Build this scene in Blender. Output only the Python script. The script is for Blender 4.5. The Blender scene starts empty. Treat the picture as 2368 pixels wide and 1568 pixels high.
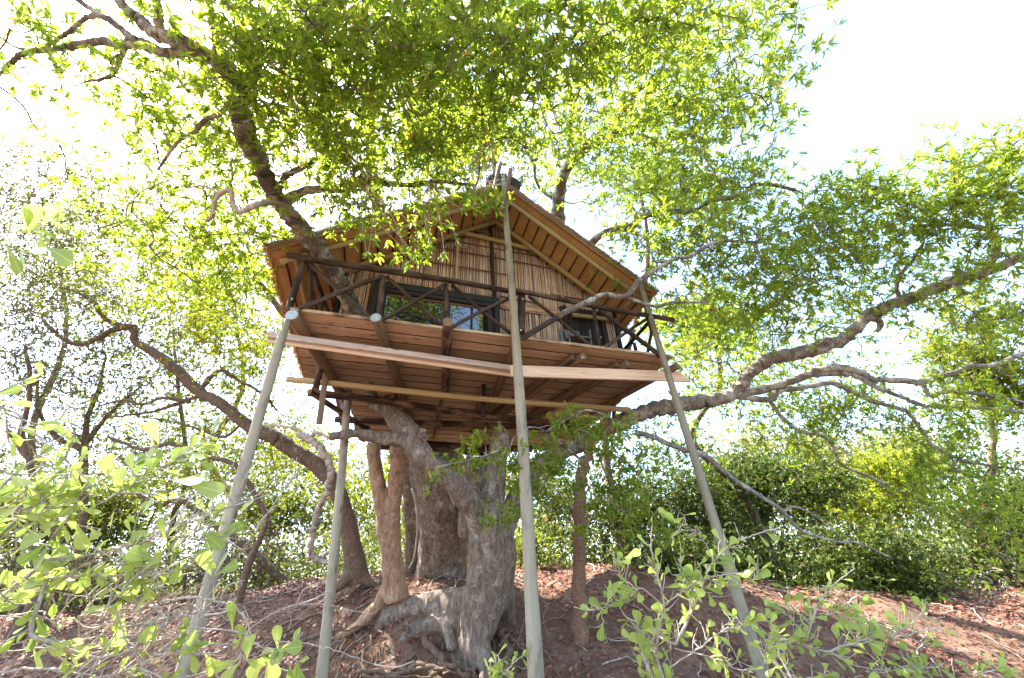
import bpy, math, random
import numpy as np
from mathutils import Matrix, Vector, Euler, noise as mnoise

rng = np.random.default_rng(11)
random.seed(11)
scene = bpy.context.scene
col = scene.collection

# ------------------------------------------------------------------ camera, sky, sun, exposure
W, H = 2367.0, 1568.0                       # measuring grid of the photograph
F, TH, ROLL, AL = 951.93, 0.578, -0.043, 0.298
EYE = 1.65
FW = np.array([0, math.cos(TH), math.sin(TH)])
_u = np.array([0, -math.sin(TH), math.cos(TH)]); _r = np.array([1.0, 0, 0])
_c, _s = math.cos(ROLL), math.sin(ROLL)
RI = _r * _c + _u * _s
UP = _u * _c - _r * _s
CAM = np.array([0, 0, EYE])
cd = bpy.data.cameras.new('camera'); cam = bpy.data.objects.new('camera', cd); col.objects.link(cam)
cd.sensor_width = 36; cd.lens = F / W * 36; cd.clip_start = 0.05; cd.clip_end = 2000
cam.matrix_world = Matrix(((RI[0], UP[0], -FW[0], 0), (RI[1], UP[1], -FW[1], 0), (RI[2], UP[2], -FW[2], EYE), (0, 0, 0, 1)))
scene.camera = cam

def P(px, py, t):                            # point seen at (px,py), t metres along the optical axis
    return CAM + (FW + RI * (px - W / 2) / F - UP * (py - H / 2) / F) * t

SUN = np.array([-0.57, 0.21, 0.79]); SUN /= np.linalg.norm(SUN)
world = bpy.data.worlds.new('World'); scene.world = world; world.use_nodes = True
wn = world.node_tree.nodes; wl = world.node_tree.links
for n in list(wn): wn.remove(n)
sky = wn.new('ShaderNodeTexSky'); sky.sky_type = 'NISHITA'; sky.sun_disc = False
sky.sun_elevation = math.radians(52.5); sky.sun_rotation = math.radians(-70)
sky.air_density = 1.0; sky.dust_density = 1.7; sky.ozone_density = 1.0
bg = wn.new('ShaderNodeBackground'); bg.inputs[1].default_value = 0.12
wo = wn.new('ShaderNodeOutputWorld')
wl.new(sky.outputs[0], bg.inputs[0]); wl.new(bg.outputs[0], wo.inputs[0])
sd = bpy.data.lights.new('sun', 'SUN'); sd.energy = 3.8; sd.angle = math.radians(0.6); sd.color = (1, .95, .86)
so = bpy.data.objects.new('sun', sd); col.objects.link(so)
so.rotation_euler = Vector(-SUN).to_track_quat('-Z', 'Y').to_euler(); so.location = (-8, 3, 20)
scene.view_settings.view_transform = 'Standard'; scene.view_settings.look = 'None'
scene.view_settings.gamma = 1; scene.view_settings.use_curve_mapping = False
scene.view_settings.exposure = 3.18
scene.render.engine = 'CYCLES'
scene.cycles.max_bounces = 8; scene.cycles.diffuse_bounces = 4; scene.cycles.glossy_bounces = 3
scene.cycles.transmission_bounces = 5; scene.cycles.transparent_max_bounces = 4

# ------------------------------------------------------------------ materials
class NT:
    def __init__(s, name):
        s.m = bpy.data.materials.new(name); s.m.use_nodes = True
        s.n = s.m.node_tree.nodes; s.l = s.m.node_tree.links
        s.b = s.n['Principled BSDF']; s.out = s.n['Material Output']
    def tex(s, kind='Object', scale=(1, 1, 1)):
        c = s.n.new('ShaderNodeTexCoord'); mp = s.n.new('ShaderNodeMapping'); mp.inputs[3].default_value = scale
        s.l.new(c.outputs[kind], mp.inputs[0]); return mp.outputs[0]
    def noise(s, v, scale, detail=4, rough=.6, dist=0):
        t = s.n.new('ShaderNodeTexNoise'); t.inputs['Scale'].default_value = scale; t.inputs['Detail'].default_value = detail
        t.inputs['Roughness'].default_value = rough; t.inputs['Distortion'].default_value = dist
        s.l.new(v, t.inputs['Vector']); return t.outputs[0]
    def ramp(s, f, stops):
        r = s.n.new('ShaderNodeValToRGB'); e = r.color_ramp.elements
        while len(e) < len(stops): e.new(.5)
        for k, (p, c) in enumerate(stops):
            e[k].position = p; e[k].color = (*c, 1) if len(c) == 3 else c
        s.l.new(f, r.inputs[0]); return r.outputs[0]
    def mix(s, f, a, b, mode='MIX'):
        m = s.n.new('ShaderNodeMix'); m.data_type = 'RGBA'; m.blend_type = mode
        for i, x in ((0, f), (6, a), (7, b)):
            if hasattr(x, 'links'): s.l.new(x, m.inputs[i])
            elif i == 0: m.inputs[0].default_value = x
            else: m.inputs[i].default_value = (*x, 1)
        return m.outputs[2]
    def math(s, op, a, b=None):
        m = s.n.new('ShaderNodeMath'); m.operation = op
        for i, x in enumerate((a, b)):
            if x is None: continue
            if hasattr(x, 'links'): s.l.new(x, m.inputs[i])
            else: m.inputs[i].default_value = x
        return m.outputs[0]
    def bump(s, h, strength=.5, dist=.02):
        b = s.n.new('ShaderNodeBump'); b.inputs['Strength'].default_value = strength; b.inputs['Distance'].default_value = dist
        s.l.new(h, b.inputs['Height']); s.l.new(b.outputs[0], s.b.inputs['Normal'])
    def objrand(s):
        return s.n.new('ShaderNodeObjectInfo').outputs['Random']
    def attr(s, name):
        a = s.n.new('ShaderNodeAttribute'); a.attribute_name = name; return a.outputs['Fac']
    def base(s, c, rough=.85, spec=.3):
        if hasattr(c, 'links'): s.l.new(c, s.b.inputs['Base Color'])
        else: s.b.inputs['Base Color'].default_value = (*c, 1)
        s.b.inputs['Roughness'].default_value = rough; s.b.inputs['Specular IOR Level'].default_value = spec
        return s.m

def wood(name, stops, grain=(14, 14, .9), patch=None, knots=False, rough=.8, bump=.35, spec=.3, vary=.35, plo=.45, phi=.62):
    t = NT(name); v = t.tex('Object', grain)
    add = t.n.new('ShaderNodeVectorMath'); add.operation = 'ADD'
    comb = t.n.new('ShaderNodeCombineXYZ'); r = t.objrand()
    t.l.new(t.math('MULTIPLY', r, 37.0), comb.inputs[0]); t.l.new(t.math('MULTIPLY', r, 91.0), comb.inputs[2])
    t.l.new(v, add.inputs[0]); t.l.new(comb.outputs[0], add.inputs[1]); v = add.outputs[0]
    n = t.noise(v, 1.6, 6, .65, .6); c = t.ramp(n, stops)
    if patch:
        v2 = t.tex('Object', (3, 3, 1.2)); a2 = t.n.new('ShaderNodeVectorMath'); t.l.new(v2, a2.inputs[0]); t.l.new(comb.outputs[0], a2.inputs[1])
        f = t.ramp(t.noise(a2.outputs[0], 1.5, 5, .7), [(plo, (0, 0, 0)), (phi, (1, 1, 1))]); c = t.mix(f, c, patch)
    if knots:
        v3 = t.tex('Object', (5, 5, 1.6)); a3 = t.n.new('ShaderNodeVectorMath'); t.l.new(v3, a3.inputs[0]); t.l.new(comb.outputs[0], a3.inputs[1])
        vo = t.n.new('ShaderNodeTexVoronoi'); vo.inputs['Scale'].default_value = 1.0; t.l.new(a3.outputs[0], vo.inputs['Vector'])
        f = t.ramp(vo.outputs['Distance'], [(.07, (1, 1, 1)), (.16, (0, 0, 0))]); c = t.mix(t.math('MULTIPLY', f, .75), c, (.10, .04, .018))
    h = t.n.new('ShaderNodeHueSaturation'); t.l.new(c, h.inputs['Color'])
    t.l.new(t.math('ADD', t.math('MULTIPLY', r, vary), 1 - vary / 2), h.inputs['Value']); c = h.outputs[0]
    t.bump(n, bump, .012); return t.base(c, rough, spec)

def bark(name, dark, mid, lich, lam=.55, scale=1.0, stretch=.35, bump=.9):
    t = NT(name); v = t.tex('Object', (scale, scale, scale * stretch))
    n = t.noise(v, 16, 8, .7, .8); v1 = t.tex('Object', (scale,) * 3); n2 = t.noise(v1, 3.5, 6, .65); n3 = t.noise(v1, 22, 4, .7)
    c = t.ramp(n, [(.3, dark), (.68, mid)])
    f = t.math('MULTIPLY', t.ramp(t.math('ADD', t.math('MULTIPLY', n2, .7), t.math('MULTIPLY', n3, .3)), [(lam - .02, (0, 0, 0)), (lam + .08, (1, 1, 1))]), .8)
    c = t.mix(f, c, lich)
    t.bump(t.math('ADD', n, t.math('MULTIPLY', n3, .4)), bump, .03 / scale); return t.base(c, .92, .2)

def leafmat(name, a, b, old=None, trans=.5, gloss=.35, back=1.0):
    t = NT(name); r = t.attr('rnd'); st = [(0, a), (.8, b)]
    if old: st += [(.982, b), (.992, old)]
    c = t.ramp(r, st)
    t.base(c, .42, gloss)
    tr = t.n.new('ShaderNodeBsdfTranslucent'); h = t.n.new('ShaderNodeHueSaturation'); h.inputs['Saturation'].default_value = 1.1
    h.inputs['Value'].default_value = 1.5 * back; h.inputs['Hue'].default_value = .488; t.l.new(c, h.inputs['Color']); t.l.new(h.outputs[0], tr.inputs[0])
    mx = t.n.new('ShaderNodeMixShader'); mx.inputs[0].default_value = trans
    t.l.new(t.b.outputs[0], mx.inputs[1]); t.l.new(tr.outputs[0], mx.inputs[2]); t.l.new(mx.outputs[0], t.out.inputs[0]); return t.m

def objleafmat(name, a, b, trans=.5):        # single leaves: colour varies from object to object
    t = NT(name); c = t.ramp(t.objrand(), [(0, a), (1, b)])
    v = t.tex('Object', (1, 1, 1)); g = t.n.new('ShaderNodeTexGradient'); g.gradient_type = 'LINEAR'
    sx = t.n.new('ShaderNodeSeparateXYZ'); t.l.new(v, sx.inputs[0])
    ab = t.math('ABSOLUTE', sx.outputs[0]); f = t.ramp(ab, [(.004, (1, 1, 1)), (.012, (0, 0, 0))])
    c = t.mix(t.math('MULTIPLY', f, .3), c, tuple(min(1, x * 2.2) for x in b))
    t.base(c, .4, .35); t.n.remove(g)
    tr = t.n.new('ShaderNodeBsdfTranslucent'); h = t.n.new('ShaderNodeHueSaturation'); h.inputs['Value'].default_value = 1.5; h.inputs['Hue'].default_value = .49
    t.l.new(c, h.inputs['Color']); t.l.new(h.outputs[0], tr.inputs[0])
    mx = t.n.new('ShaderNodeMixShader'); mx.inputs[0].default_value = trans
    t.l.new(t.b.outputs[0], mx.inputs[1]); t.l.new(tr.outputs[0], mx.inputs[2]); t.l.new(mx.outputs[0], t.out.inputs[0]); return t.m

M = {}
M['pole'] = wood('pole_wood', [(.27, (.07, .058, .042)), (.36, (.20, .172, .12)), (.6, (.27, .237, .172)), (.8, (.34, .305, .235))], (7, 7, .28), rough=.85, knots=True, patch=(.115, .092, .062), plo=.5, phi=.7, bump=.6)
M['rail'] = wood('rail_wood', [(.3, (.012, .008, .007)), (.6, (.035, .022, .018)), (.8, (.08, .052, .04))], (12, 12, .6), patch=(.10, .068, .048))
M['brace'] = wood('brace_wood', [(.3, (.02, .013, .01)), (.55, (.07, .047, .036)), (.8, (.20, .15, .11))], (12, 12, .6), patch=(.035, .022, .018))
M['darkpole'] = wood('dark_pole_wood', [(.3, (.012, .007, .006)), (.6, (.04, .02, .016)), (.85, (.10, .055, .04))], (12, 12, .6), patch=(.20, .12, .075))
M['joist'] = wood('joist_wood', [(.3, (.07, .042, .025)), (.6, (.16, .10, .058)), (.8, (.25, .17, .10))], (12, 12, .6))
M['tan'] = wood('tan_pole_wood', [(.3, (.24, .17, .075)), (.6, (.38, .29, .15)), (.8, (.45, .37, .22))], (12, 12, .5))
M['plank'] = wood('plank_wood', [(.22, (.15, .09, .055)), (.42, (.37, .25, .17)), (.75, (.50, .365, .265))], (5, 5, .35), knots=True, vary=.6, patch=(.13, .075, .045), plo=.55, phi=.75)
M['beam'] = wood('beam_wood', [(.25, (.44, .28, .18)), (.55, (.64, .46, .33)), (.8, (.71, .55, .43))], (16, 16, .7), knots=True)
M['beamgrey'] = wood('weathered_beam_wood', [(.25, (.34, .28, .24)), (.55, (.58, .49, .43)), (.8, (.68, .62, .57))], (16, 16, .7), knots=True)
M['edge'] = wood('deck_edge_wood', [(.25, (.20, .13, .075)), (.5, (.50, .37, .24)), (.8, (.60, .49, .36))], (16, 16, .8), patch=(.10, .06, .04))
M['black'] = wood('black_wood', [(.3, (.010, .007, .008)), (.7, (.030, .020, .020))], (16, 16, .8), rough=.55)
M['lath'] = wood('lath_wood', [(.3, (.10, .05, .028)), (.7, (.22, .12, .07))], (20, 20, 1))
M['batten'] = wood('batten_wood', [(.3, (.022, .010, .006)), (.7, (.07, .032, .018))], (20, 20, 1))
t = NT('reed_skin'); v = t.tex('Object', (30, 30, 2)); r = t.objrand()
c = t.ramp(r, [(0, (.40, .24, .17)), (.3, (.66, .49, .40)), (.55, (.74, .60, .52)), (.8, (.70, .46, .22)), (1, (.50, .33, .26))])
c = t.mix(t.ramp(t.noise(v, 2, 5, .7), [(.42, (0, 0, 0)), (.7, (.8, .8, .8))]), c, (.14, .07, .045)); M['reed'] = t.base(c, .6, .35)
t = NT('wall_backing'); M['backing'] = t.base(t.ramp(t.noise(t.tex('Object', (3, 3, 3)), 4), [(.3, (.16, .08, .045)), (.7, (.30, .17, .10))]))
t = NT('glass_pane'); t.base((.012, .014, .018), .015, .5); t.b.inputs['IOR'].default_value = 2.1; M['glass'] = t.m
t = NT('ridge_sheet'); t.b.inputs['Metallic'].default_value = .3; M['sheet'] = t.base(t.ramp(t.noise(t.tex('Object', (4, 4, 4)), 5), [(.3, (.05, .05, .055)), (.7, (.13, .13, .135))]), .5)
t = NT('galvanised_metal'); t.b.inputs['Metallic'].default_value = .7; M['zinc'] = t.base(t.ramp(t.noise(t.tex('Object', (60, 60, 60)), 2), [(.35, (.12, .12, .12)), (.6, (.62, .63, .64))]), .45)
t = NT('white_cord'); M['cord'] = t.base((.75, .72, .66), .7)
t = NT('grey_plastic'); M['plastic'] = t.base((.14, .14, .15), .5)
t = NT('end_grain'); v = t.tex('Object', (1, 1, 0)); wv = t.n.new('ShaderNodeTexWave'); wv.wave_type = 'RINGS'; wv.rings_direction = 'SPHERICAL'; wv.inputs['Scale'].default_value = 14; wv.inputs['Distortion'].default_value = 2; t.l.new(v, wv.inputs[0])
M['endgrain'] = t.base(t.ramp(wv.outputs[0], [(.2, (.10, .065, .04)), (.7, (.24, .165, .10))]))
t = NT('thatch_straw'); v = t.tex('Object', (38, 3.0, 2.2)); n = t.noise(v, 3.2, 6, .75, .2); n2 = t.noise(t.tex('Object', (1, 1, 1)), 1.7, 4, .6)
c = t.ramp(n, [(.28, (.25, .115, .042)), (.5, (.60, .345, .145)), (.72, (.74, .49, .24))]); c = t.mix(t.ramp(n2, [(.45, (0, 0, 0)), (.7, (.7, .7, .7))]), c, (.44, .24, .09))
t.bump(n, .9, .03); M['thatch'] = t.base(c, .9, .15)
t = NT('thatch_weathered'); v = t.tex('Object', (14, 40, 14)); n = t.noise(v, 3, 6, .75, .2)
t.bump(n, 1.0, .04); M['thatchtop'] = t.base(t.ramp(n, [(.3, (.10, .065, .045)), (.55, (.28, .19, .135)), (.75, (.42, .30, .22))]), .95, .1)
M['bark'] = bark('bark_grey', (.050, .041, .035), (.20, .17, .143), (.44, .43, .385), .505)
M['barklimb'] = bark('bark_limb', (.085, .074, .064), (.29, .26, .225), (.52, .50, .455), .50)
M['barklow'] = bark('bark_trunk', (.045, .033, .026), (.31, .24, .185), (.46, .41, .35), .55, 1.1, .2, 1.5)
M['barktan'] = bark('bark_tan', (.14, .078, .045), (.50, .33, .22), (.58, .45, .34), .58, 1.0, .25, 1.3)
M['barkslim'] = bark('bark_slim', (.10, .055, .036), (.25, .15, .10), (.38, .32, .27), .62, 1.0, 1.4, .5)
M['barkpale'] = bark('bark_pale', (.20, .155, .12), (.42, .36, .31), (.56, .52, .48), .55, 1.2, .25, .5)
M['barkdry'] = bark('bark_dry', (.06, .04, .03), (.20, .145, .105), (.30, .25, .20), .6, 1.5, .4, .4)
M['twigpale'] = bark('twig_pale', (.22, .18, .14), (.42, .365, .31), (.55, .51, .46), .55, 3.0, .4, .3)
M['rootm'] = bark('root_bark', (.06, .038, .026), (.20, .135, .095), (.30, .23, .175), .58, 1.1, .5, 1.0)
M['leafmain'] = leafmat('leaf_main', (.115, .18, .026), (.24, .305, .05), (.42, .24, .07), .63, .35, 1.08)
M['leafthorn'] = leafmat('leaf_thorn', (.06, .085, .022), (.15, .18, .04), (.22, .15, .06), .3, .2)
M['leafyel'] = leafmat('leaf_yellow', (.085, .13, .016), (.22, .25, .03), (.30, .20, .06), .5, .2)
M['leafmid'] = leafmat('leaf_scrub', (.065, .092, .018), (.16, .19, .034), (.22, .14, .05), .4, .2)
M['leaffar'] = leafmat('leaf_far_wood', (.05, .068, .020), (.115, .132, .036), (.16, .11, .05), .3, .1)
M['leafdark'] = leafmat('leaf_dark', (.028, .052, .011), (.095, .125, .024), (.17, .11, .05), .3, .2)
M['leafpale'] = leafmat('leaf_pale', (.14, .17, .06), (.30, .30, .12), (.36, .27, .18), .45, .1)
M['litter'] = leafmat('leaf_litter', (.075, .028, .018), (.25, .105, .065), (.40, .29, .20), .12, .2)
M['leafspray'] = objleafmat('leaf_spray', (.09, .19, .02), (.20, .31, .04), .5)
M['leafnear'] = leafmat('leaf_near', (.17, .255, .05), (.30, .37, .10), None, .5, .3)
M['leafshrubL'] = objleafmat('leaf_shrub_near', (.19, .27, .05), (.33, .40, .11), .55)
M['leafshrubR'] = objleafmat('leaf_shrub_grey', (.20, .275, .05), (.32, .385, .10), .55)
t = NT('bank_soil'); v = t.tex('Object', (1, 1, 1)); n = t.noise(v, 2.2, 8, .7); n2 = t.noise(v, 26, 5, .7)
c = t.ramp(n, [(.3, (.07, .043, .03)), (.55, (.155, .104, .073)), (.75, (.27, .19, .135))]); c = t.mix(t.ramp(n2, [(.45, (0, 0, 0)), (.65, (.7, .7, .7))]), c, (.14, .065, .04))
t.bump(t.math('ADD', n, t.math('MULTIPLY', n2, .35)), .8, .08); M['soil'] = t.base(c, .95, .1)

# ------------------------------------------------------------------ mesh helpers
def link(name, me, mats, parent=None, kind=None):
    o = bpy.data.objects.new(name, me); col.objects.link(o)
    if me is not None and mats is not None:
        for m in (mats if isinstance(mats, (list, tuple)) else [mats]):
            if len(me.materials) < (len(mats) if isinstance(mats, (list, tuple)) else 1): me.materials.append(m)
    if parent is not None: o.parent = parent
    if kind: o['kind'] = kind
    return o
def thing(name, label, cat, loc=(0, 0, 0), group=None):
    o = bpy.data.objects.new(name, None); col.objects.link(o); o.location = Vector(loc); o.empty_display_size = .2
    o['label'] = label; o['category'] = cat
    if group: o['group'] = group
    return o
def mesh_np(name, V, faces_flat, sizes, smooth=False, attrs=None, midx=None):
    me = bpy.data.meshes.new(name); V = np.asarray(V, np.float32)
    me.vertices.add(len(V)); me.vertices.foreach_set('co', V.ravel())
    sizes = np.asarray(sizes, np.int32); me.loops.add(len(faces_flat)); me.loops.foreach_set('vertex_index', np.asarray(faces_flat, np.int32))
    me.polygons.add(len(sizes)); st = np.zeros(len(sizes), np.int32); st[1:] = np.cumsum(sizes)[:-1]
    me.polygons.foreach_set('loop_start', st); me.polygons.foreach_set('loop_total', sizes)
    me.polygons.foreach_set('use_smooth', np.full(len(sizes), bool(smooth)))
    if midx is not None: me.polygons.foreach_set('material_index', np.asarray(midx, np.int32))
    for k, a in (attrs or {}).items():
        at = me.attributes.new(k, 'FLOAT', 'POINT'); at.data.foreach_set('value', np.asarray(a, np.float32))
    me.update(calc_edges=True); me.validate(); return me
class Tubes:
    """many tapering tubes gathered in one mesh"""
    def __init__(s): s.V = []; s.Fc = []; s.n = 0
    def add(s, pts, rad, k=6, cap=True, wob=0.0):
        pts = np.asarray(pts, float); n = len(pts)
        rad = np.full(n, rad) if np.isscalar(rad) else np.asarray(rad, float)
        T = np.gradient(pts, axis=0); T /= np.linalg.norm(T, axis=1)[:, None] + 1e-9
        ref = np.array([0, 0, 1.0]) if abs(T[0, 2]) < .9 else np.array([1.0, 0, 0])
        N = np.cross(T[0], ref); N /= np.linalg.norm(N); a = np.arange(k) * 2 * math.pi / k
        R = np.empty((n, k, 3))
        for i in range(n):
            N = N - T[i] * np.dot(N, T[i]); N /= np.linalg.norm(N) + 1e-9; B = np.cross(T[i], N)
            rr = rad[i] * (1 + (wob * rng.standard_normal(k) if wob else 0))
            R[i] = pts[i] + (np.outer(np.cos(a) * rr, N) + np.outer(np.sin(a) * rr, B))
        b = s.n; s.V.append(R.reshape(-1, 3))
        i = np.arange(n - 1)[:, None]; j = np.arange(k)[None, :]; j2 = (j + 1) % k
        q = np.stack([b + i * k + j, b + i * k + j2, b + (i + 1) * k + j2, b + (i + 1) * k + j], -1).reshape(-1, 4)
        s.Fc.append(q); s.n += n * k
        if cap:
            s.caps = getattr(s, 'caps', []); s.caps.append((b, b + (n - 1) * k, k))
    def mesh(s, name, smooth=True):
        q = np.concatenate(s.Fc); flat = q.ravel().tolist(); sizes = [4] * len(q)
        for a, b, k in getattr(s, 'caps', []):
            flat += list(range(a, a + k))[::-1] + list(range(b, b + k)); sizes += [k, k]
        return mesh_np(name, np.concatenate(s.V), flat, sizes, smooth)
def spline(pts, n):
    pts = np.asarray(pts, float)
    if len(pts) < 3: return pts[0] + (pts[-1] - pts[0]) * np.linspace(0, 1, n)[:, None]
    p = np.vstack([2 * pts[0] - pts[1], pts, 2 * pts[-1] - pts[-2]]); m = len(pts) - 1; u = np.linspace(0, m - 1e-6, n); i = u.astype(int); f = (u - i)[:, None]
    a, b, c, d = p[i], p[i + 1], p[i + 2], p[i + 3]
    return .5 * (2 * b + (c - a) * f + (2 * a - 5 * b + 4 * c - d) * f ** 2 + (3 * b - 3 * c + d - a) * f ** 3)
def nrm(v): return v / (np.linalg.norm(v, axis=-1, keepdims=True) + 1e-9)
def frame(a, b, xdir=None):                  # matrix with z along a->b, origin a
    a = Vector(a); z = (Vector(b) - a); L = z.length; z.normalize()
    x = Vector(xdir) if xdir is not None else (Vector((0, 0, 1)) if abs(z.z) < .9 else Vector((1, 0, 0)))
    x = (x - z * x.dot(z)).normalized(); y = z.cross(x)
    return Matrix(((x.x, y.x, z.x, a.x), (x.y, y.y, z.y, a.y), (x.z, y.z, z.z, a.z), (0, 0, 0, 1))), L
def place(o, Mt, parent):
    if parent is not None:
        o.parent = parent; base = parent.get('_m')
        if parent.name in PM: Mt = PM[parent.name].inverted() @ Mt
    o.matrix_basis = Mt
PM = {}
def log(name, a, b, ra, rb, mat, parent, bend=.012, k=12, label=None, endmat=True, seg=9):
    Mt, L = frame(a, b); u = np.linspace(0, 1, seg); ph = rng.uniform(0, 6.28, 2)
    pts = np.stack([bend * L * np.sin(u * 3.1 + ph[0]) * u * (1 - u) * 2, bend * L * np.sin(u * 4.3 + ph[1]) * u * (1 - u) * 2, u * L], 1)
    rad = ra + (rb - ra) * u; rad = rad * (1 + .03 * np.sin(u * 17 + ph[0])); T = Tubes(); T.add(pts, rad, k, True, .012)
    me = T.mesh(name); nq = (seg - 1) * k; mi = np.zeros(nq + 2, np.int32); mi[-2:] = 1 if endmat else 0
    me.polygons.foreach_set('material_index', mi)
    me.polygons[nq].use_smooth = False; me.polygons[nq + 1].use_smooth = False
    o = link(name, me, [mat, M['endgrain']] if endmat else mat)
    if label: o['label'] = label
    wm = Mt; place(o, Mt, parent); PM[o.name] = wm if parent is None or parent.name not in PM else wm
    return o
def board(name, a, b, w, h, mat, parent, xdir=None, label=None, ch=.006, cut=0.0):
    """sawn board along a->b: w along xdir, h across; chamfered edges"""
    Mt, L = frame(a, b, xdir); x, y = w / 2, h / 2; c = min(ch, x * .4, y * .4)
    ring = np.array([(-x + c, -y), (x - c, -y), (x, -y + c), (x, y - c), (x - c, y), (-x + c, y), (-x, y - c), (-x, -y + c)])
    V = []
    for i, zz in enumerate((0, c, L - c, L)):
        s = .985 if i in (0, 3) else 1
        for p in ring * s: V.append((p[0], p[1], zz + (cut * (.5 - p[0] / w) if i >= 2 else 0)))
    fl = []; sz = []
    for i in range(3):
        for j in range(8): fl += [i * 8 + j, i * 8 + (j + 1) % 8, (i + 1) * 8 + (j + 1) % 8, (i + 1) * 8 + j]; sz.append(4)
    fl += list(range(8))[::-1] + list(range(24, 32)); sz += [8, 8]
    o = link(name, mesh_np(name, V, fl, sz), mat); place(o, Mt, parent); PM[o.name] = Mt
    if label: o['label'] = label
    return o

# ------------------------------------------------------------------ leaves
LT = np.array([0, .33, .68, 1.0])
def leaf_cloud(pos, d, up, L, wd, rnd, fold=.12, droop=.12, obov=False, simple=False):
    """N leaves -> verts, faces, sizes, attr"""
    n = len(pos); s = nrm(np.cross(d, up)); nn = np.cross(s, d); L = L[:, None]; wd = wd[:, None]
    if simple:
        V = np.stack([pos, pos + d * L * .5 + s * wd * .5 - nn * L * droop * .25, pos + d * L - nn * L * droop, pos + d * L * .5 - s * wd * .5 - nn * L * droop * .25], 1)
        base = np.arange(n)[:, None] * 4; fl = (base + np.array([[0, 1, 2, 3]])).ravel(); return V.reshape(-1, 3), fl, np.full(n, 4), np.repeat(rnd, 4)
    w1, w2 = (.34, .5) if obov else (.5, .42)
    lift = nn * wd * fold
    V = np.stack([pos, pos + d * L * .34 + s * wd * w1 + lift, pos + d * L * .70 + s * wd * w2 + lift - nn * L * droop * .5, pos + d * L - nn * L * droop,
                  pos + d * L * .70 - s * wd * w2 + lift - nn * L * droop * .5, pos + d * L * .34 - s * wd * w1 + lift], 1)
    base = np.arange(n)[:, None] * 6; fl = (base + np.array([[0, 1, 2, 3, 0, 3, 4, 5]])).ravel()
    return V.reshape(-1, 3), fl, np.full(n * 2, 4), np.repeat(rnd, 6)
def sprigs(centres, axes, per, L, wd, spread=(.5, 1.25), along=.6):
    """rosettes of leaves round short shoots"""
    n = len(centres); N = n * per; c = np.repeat(centres, per, 0); ax = np.repeat(axes, per, 0)
    ref = nrm(rng.standard_normal((N, 3))); p1 = nrm(np.cross(ax, ref)); th = rng.uniform(*spread, N)[:, None]
    d = nrm(ax * np.cos(th) + p1 * np.sin(th)); LL = L * rng.uniform(.45, 1.25, N)
    pos = c - ax * (rng.uniform(0, along, N) * L)[:, None]
    up = nrm(ax * .6 + np.array([0, 0, .9]) + rng.standard_normal((N, 3)) * .35)
    return pos, d, up, LL, wd * LL / L * rng.uniform(.8, 1.2, N)
def leaf_mesh_obj(name, cl, mat, parent, kind='stuff', **kw):
    V, f, s, a = leaf_cloud(*cl, **kw); me = mesh_np(name, V, f, s, False, {'rnd': a}); return link(name, me, mat, parent, kind)
def unit_leaf(name, obov, mat, ln=1.0, wd=.32, seed=0):
    """one modelled leaf, 1 m long along z, for copying"""
    r = np.random.default_rng(seed); ts = [0, .15, .35, .55, .73, .87, .96, 1.0] if obov else [0, .12, .3, .5, .7, .86, .96, 1.0]
    prof = [.03, .13, .40, .74, .98, 1.0, .70, .22] if obov else [.02, .35, .85, 1.0, .85, .52, .22, .02]
    bend = r.uniform(-.18, .25); tw = r.uniform(-.5, .5); V = []
    for t_, p_ in zip(ts, prof):
        x = p_ * wd / 2; a = tw * t_; y = -bend * t_ * t_; f = .14 * x
        V += [(-x * math.cos(a), y + f - x * math.sin(a), t_), (0, y, t_), (x * math.cos(a), y + f + x * math.sin(a), t_)]
    fl = []
    for i in range(len(ts) - 1):
        for j in range(2): fl += [i * 3 + j, i * 3 + j + 1, i * 3 + j + 4, i * 3 + j + 3]
    me = mesh_np(name, V, fl, [4] * (len(fl) // 4), True); me.materials.append(mat); return me
def place_leaf(me, parent, pos, d, up, size, name='leaf'):
    d = nrm(np.asarray(d)); x = nrm(np.cross(up, d)); y = np.cross(d, x)
    o = bpy.data.objects.new(name, me); col.objects.link(o); o.parent = parent
    q = np.asarray(pos) - np.array(parent.location)
    o.matrix_basis = Matrix(((x[0] * size, y[0] * size, d[0] * size, q[0]), (x[1] * size, y[1] * size, d[1] * size, q[1]), (x[2] * size, y[2] * size, d[2] * size, q[2]), (0, 0, 0, 1)))
    return o

# ------------------------------------------------------------------ ground
def gz(x, y):
    x = np.asarray(x, float); y = np.asarray(y, float)
    prof = np.interp(y, [-60, 0, 6, 8, 9, 9.7, 10.5, 11.2, 12.2, 14, 18, 40, 120, 400], [-.4, -.2, -.1, .2, .62, 1.12, 1.75, 2.15, 2.4, 2.6, 2.9, 4.5, 9, 14])
    right = np.clip((x - 3) / 6, 0, 1); prof = prof - right * np.interp(y, [0, 8, 14, 30], [0, .3, 1.1, .3])
    left = np.clip((-x - 5) / 6, 0, 1); prof = prof - left * np.interp(y, [0, 8, 14, 30], [0, .2, .6, .2])
    b = .10 * np.sin(x * 1.7 + y * .9) * np.sin(y * 1.3 - x * .5) + .05 * np.sin(x * 4.1 + 1) * np.sin(y * 3.7)
    mound = .22 * np.exp(-(((x + 1.9) / 1.6) ** 2 + ((y - 10.6) / .8) ** 2))
    return prof + b + mound + .42 * np.exp(-(((x + 1.75) / .95) ** 2 + ((y - 9.75) / .55) ** 2))
def axis(lo, hi, fine_lo, fine_hi, step, far):
    a = np.arange(fine_lo, fine_hi, step); l = fine_lo - np.geomspace(step, fine_lo - lo, far)[::-1]; r = fine_hi + np.geomspace(step, hi - fine_hi, far); return np.concatenate([l, a, r])
gx = axis(-400, 400, -12, 14, .12, 26); gy = axis(-60, 600, 4, 15, .1, 30)
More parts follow.
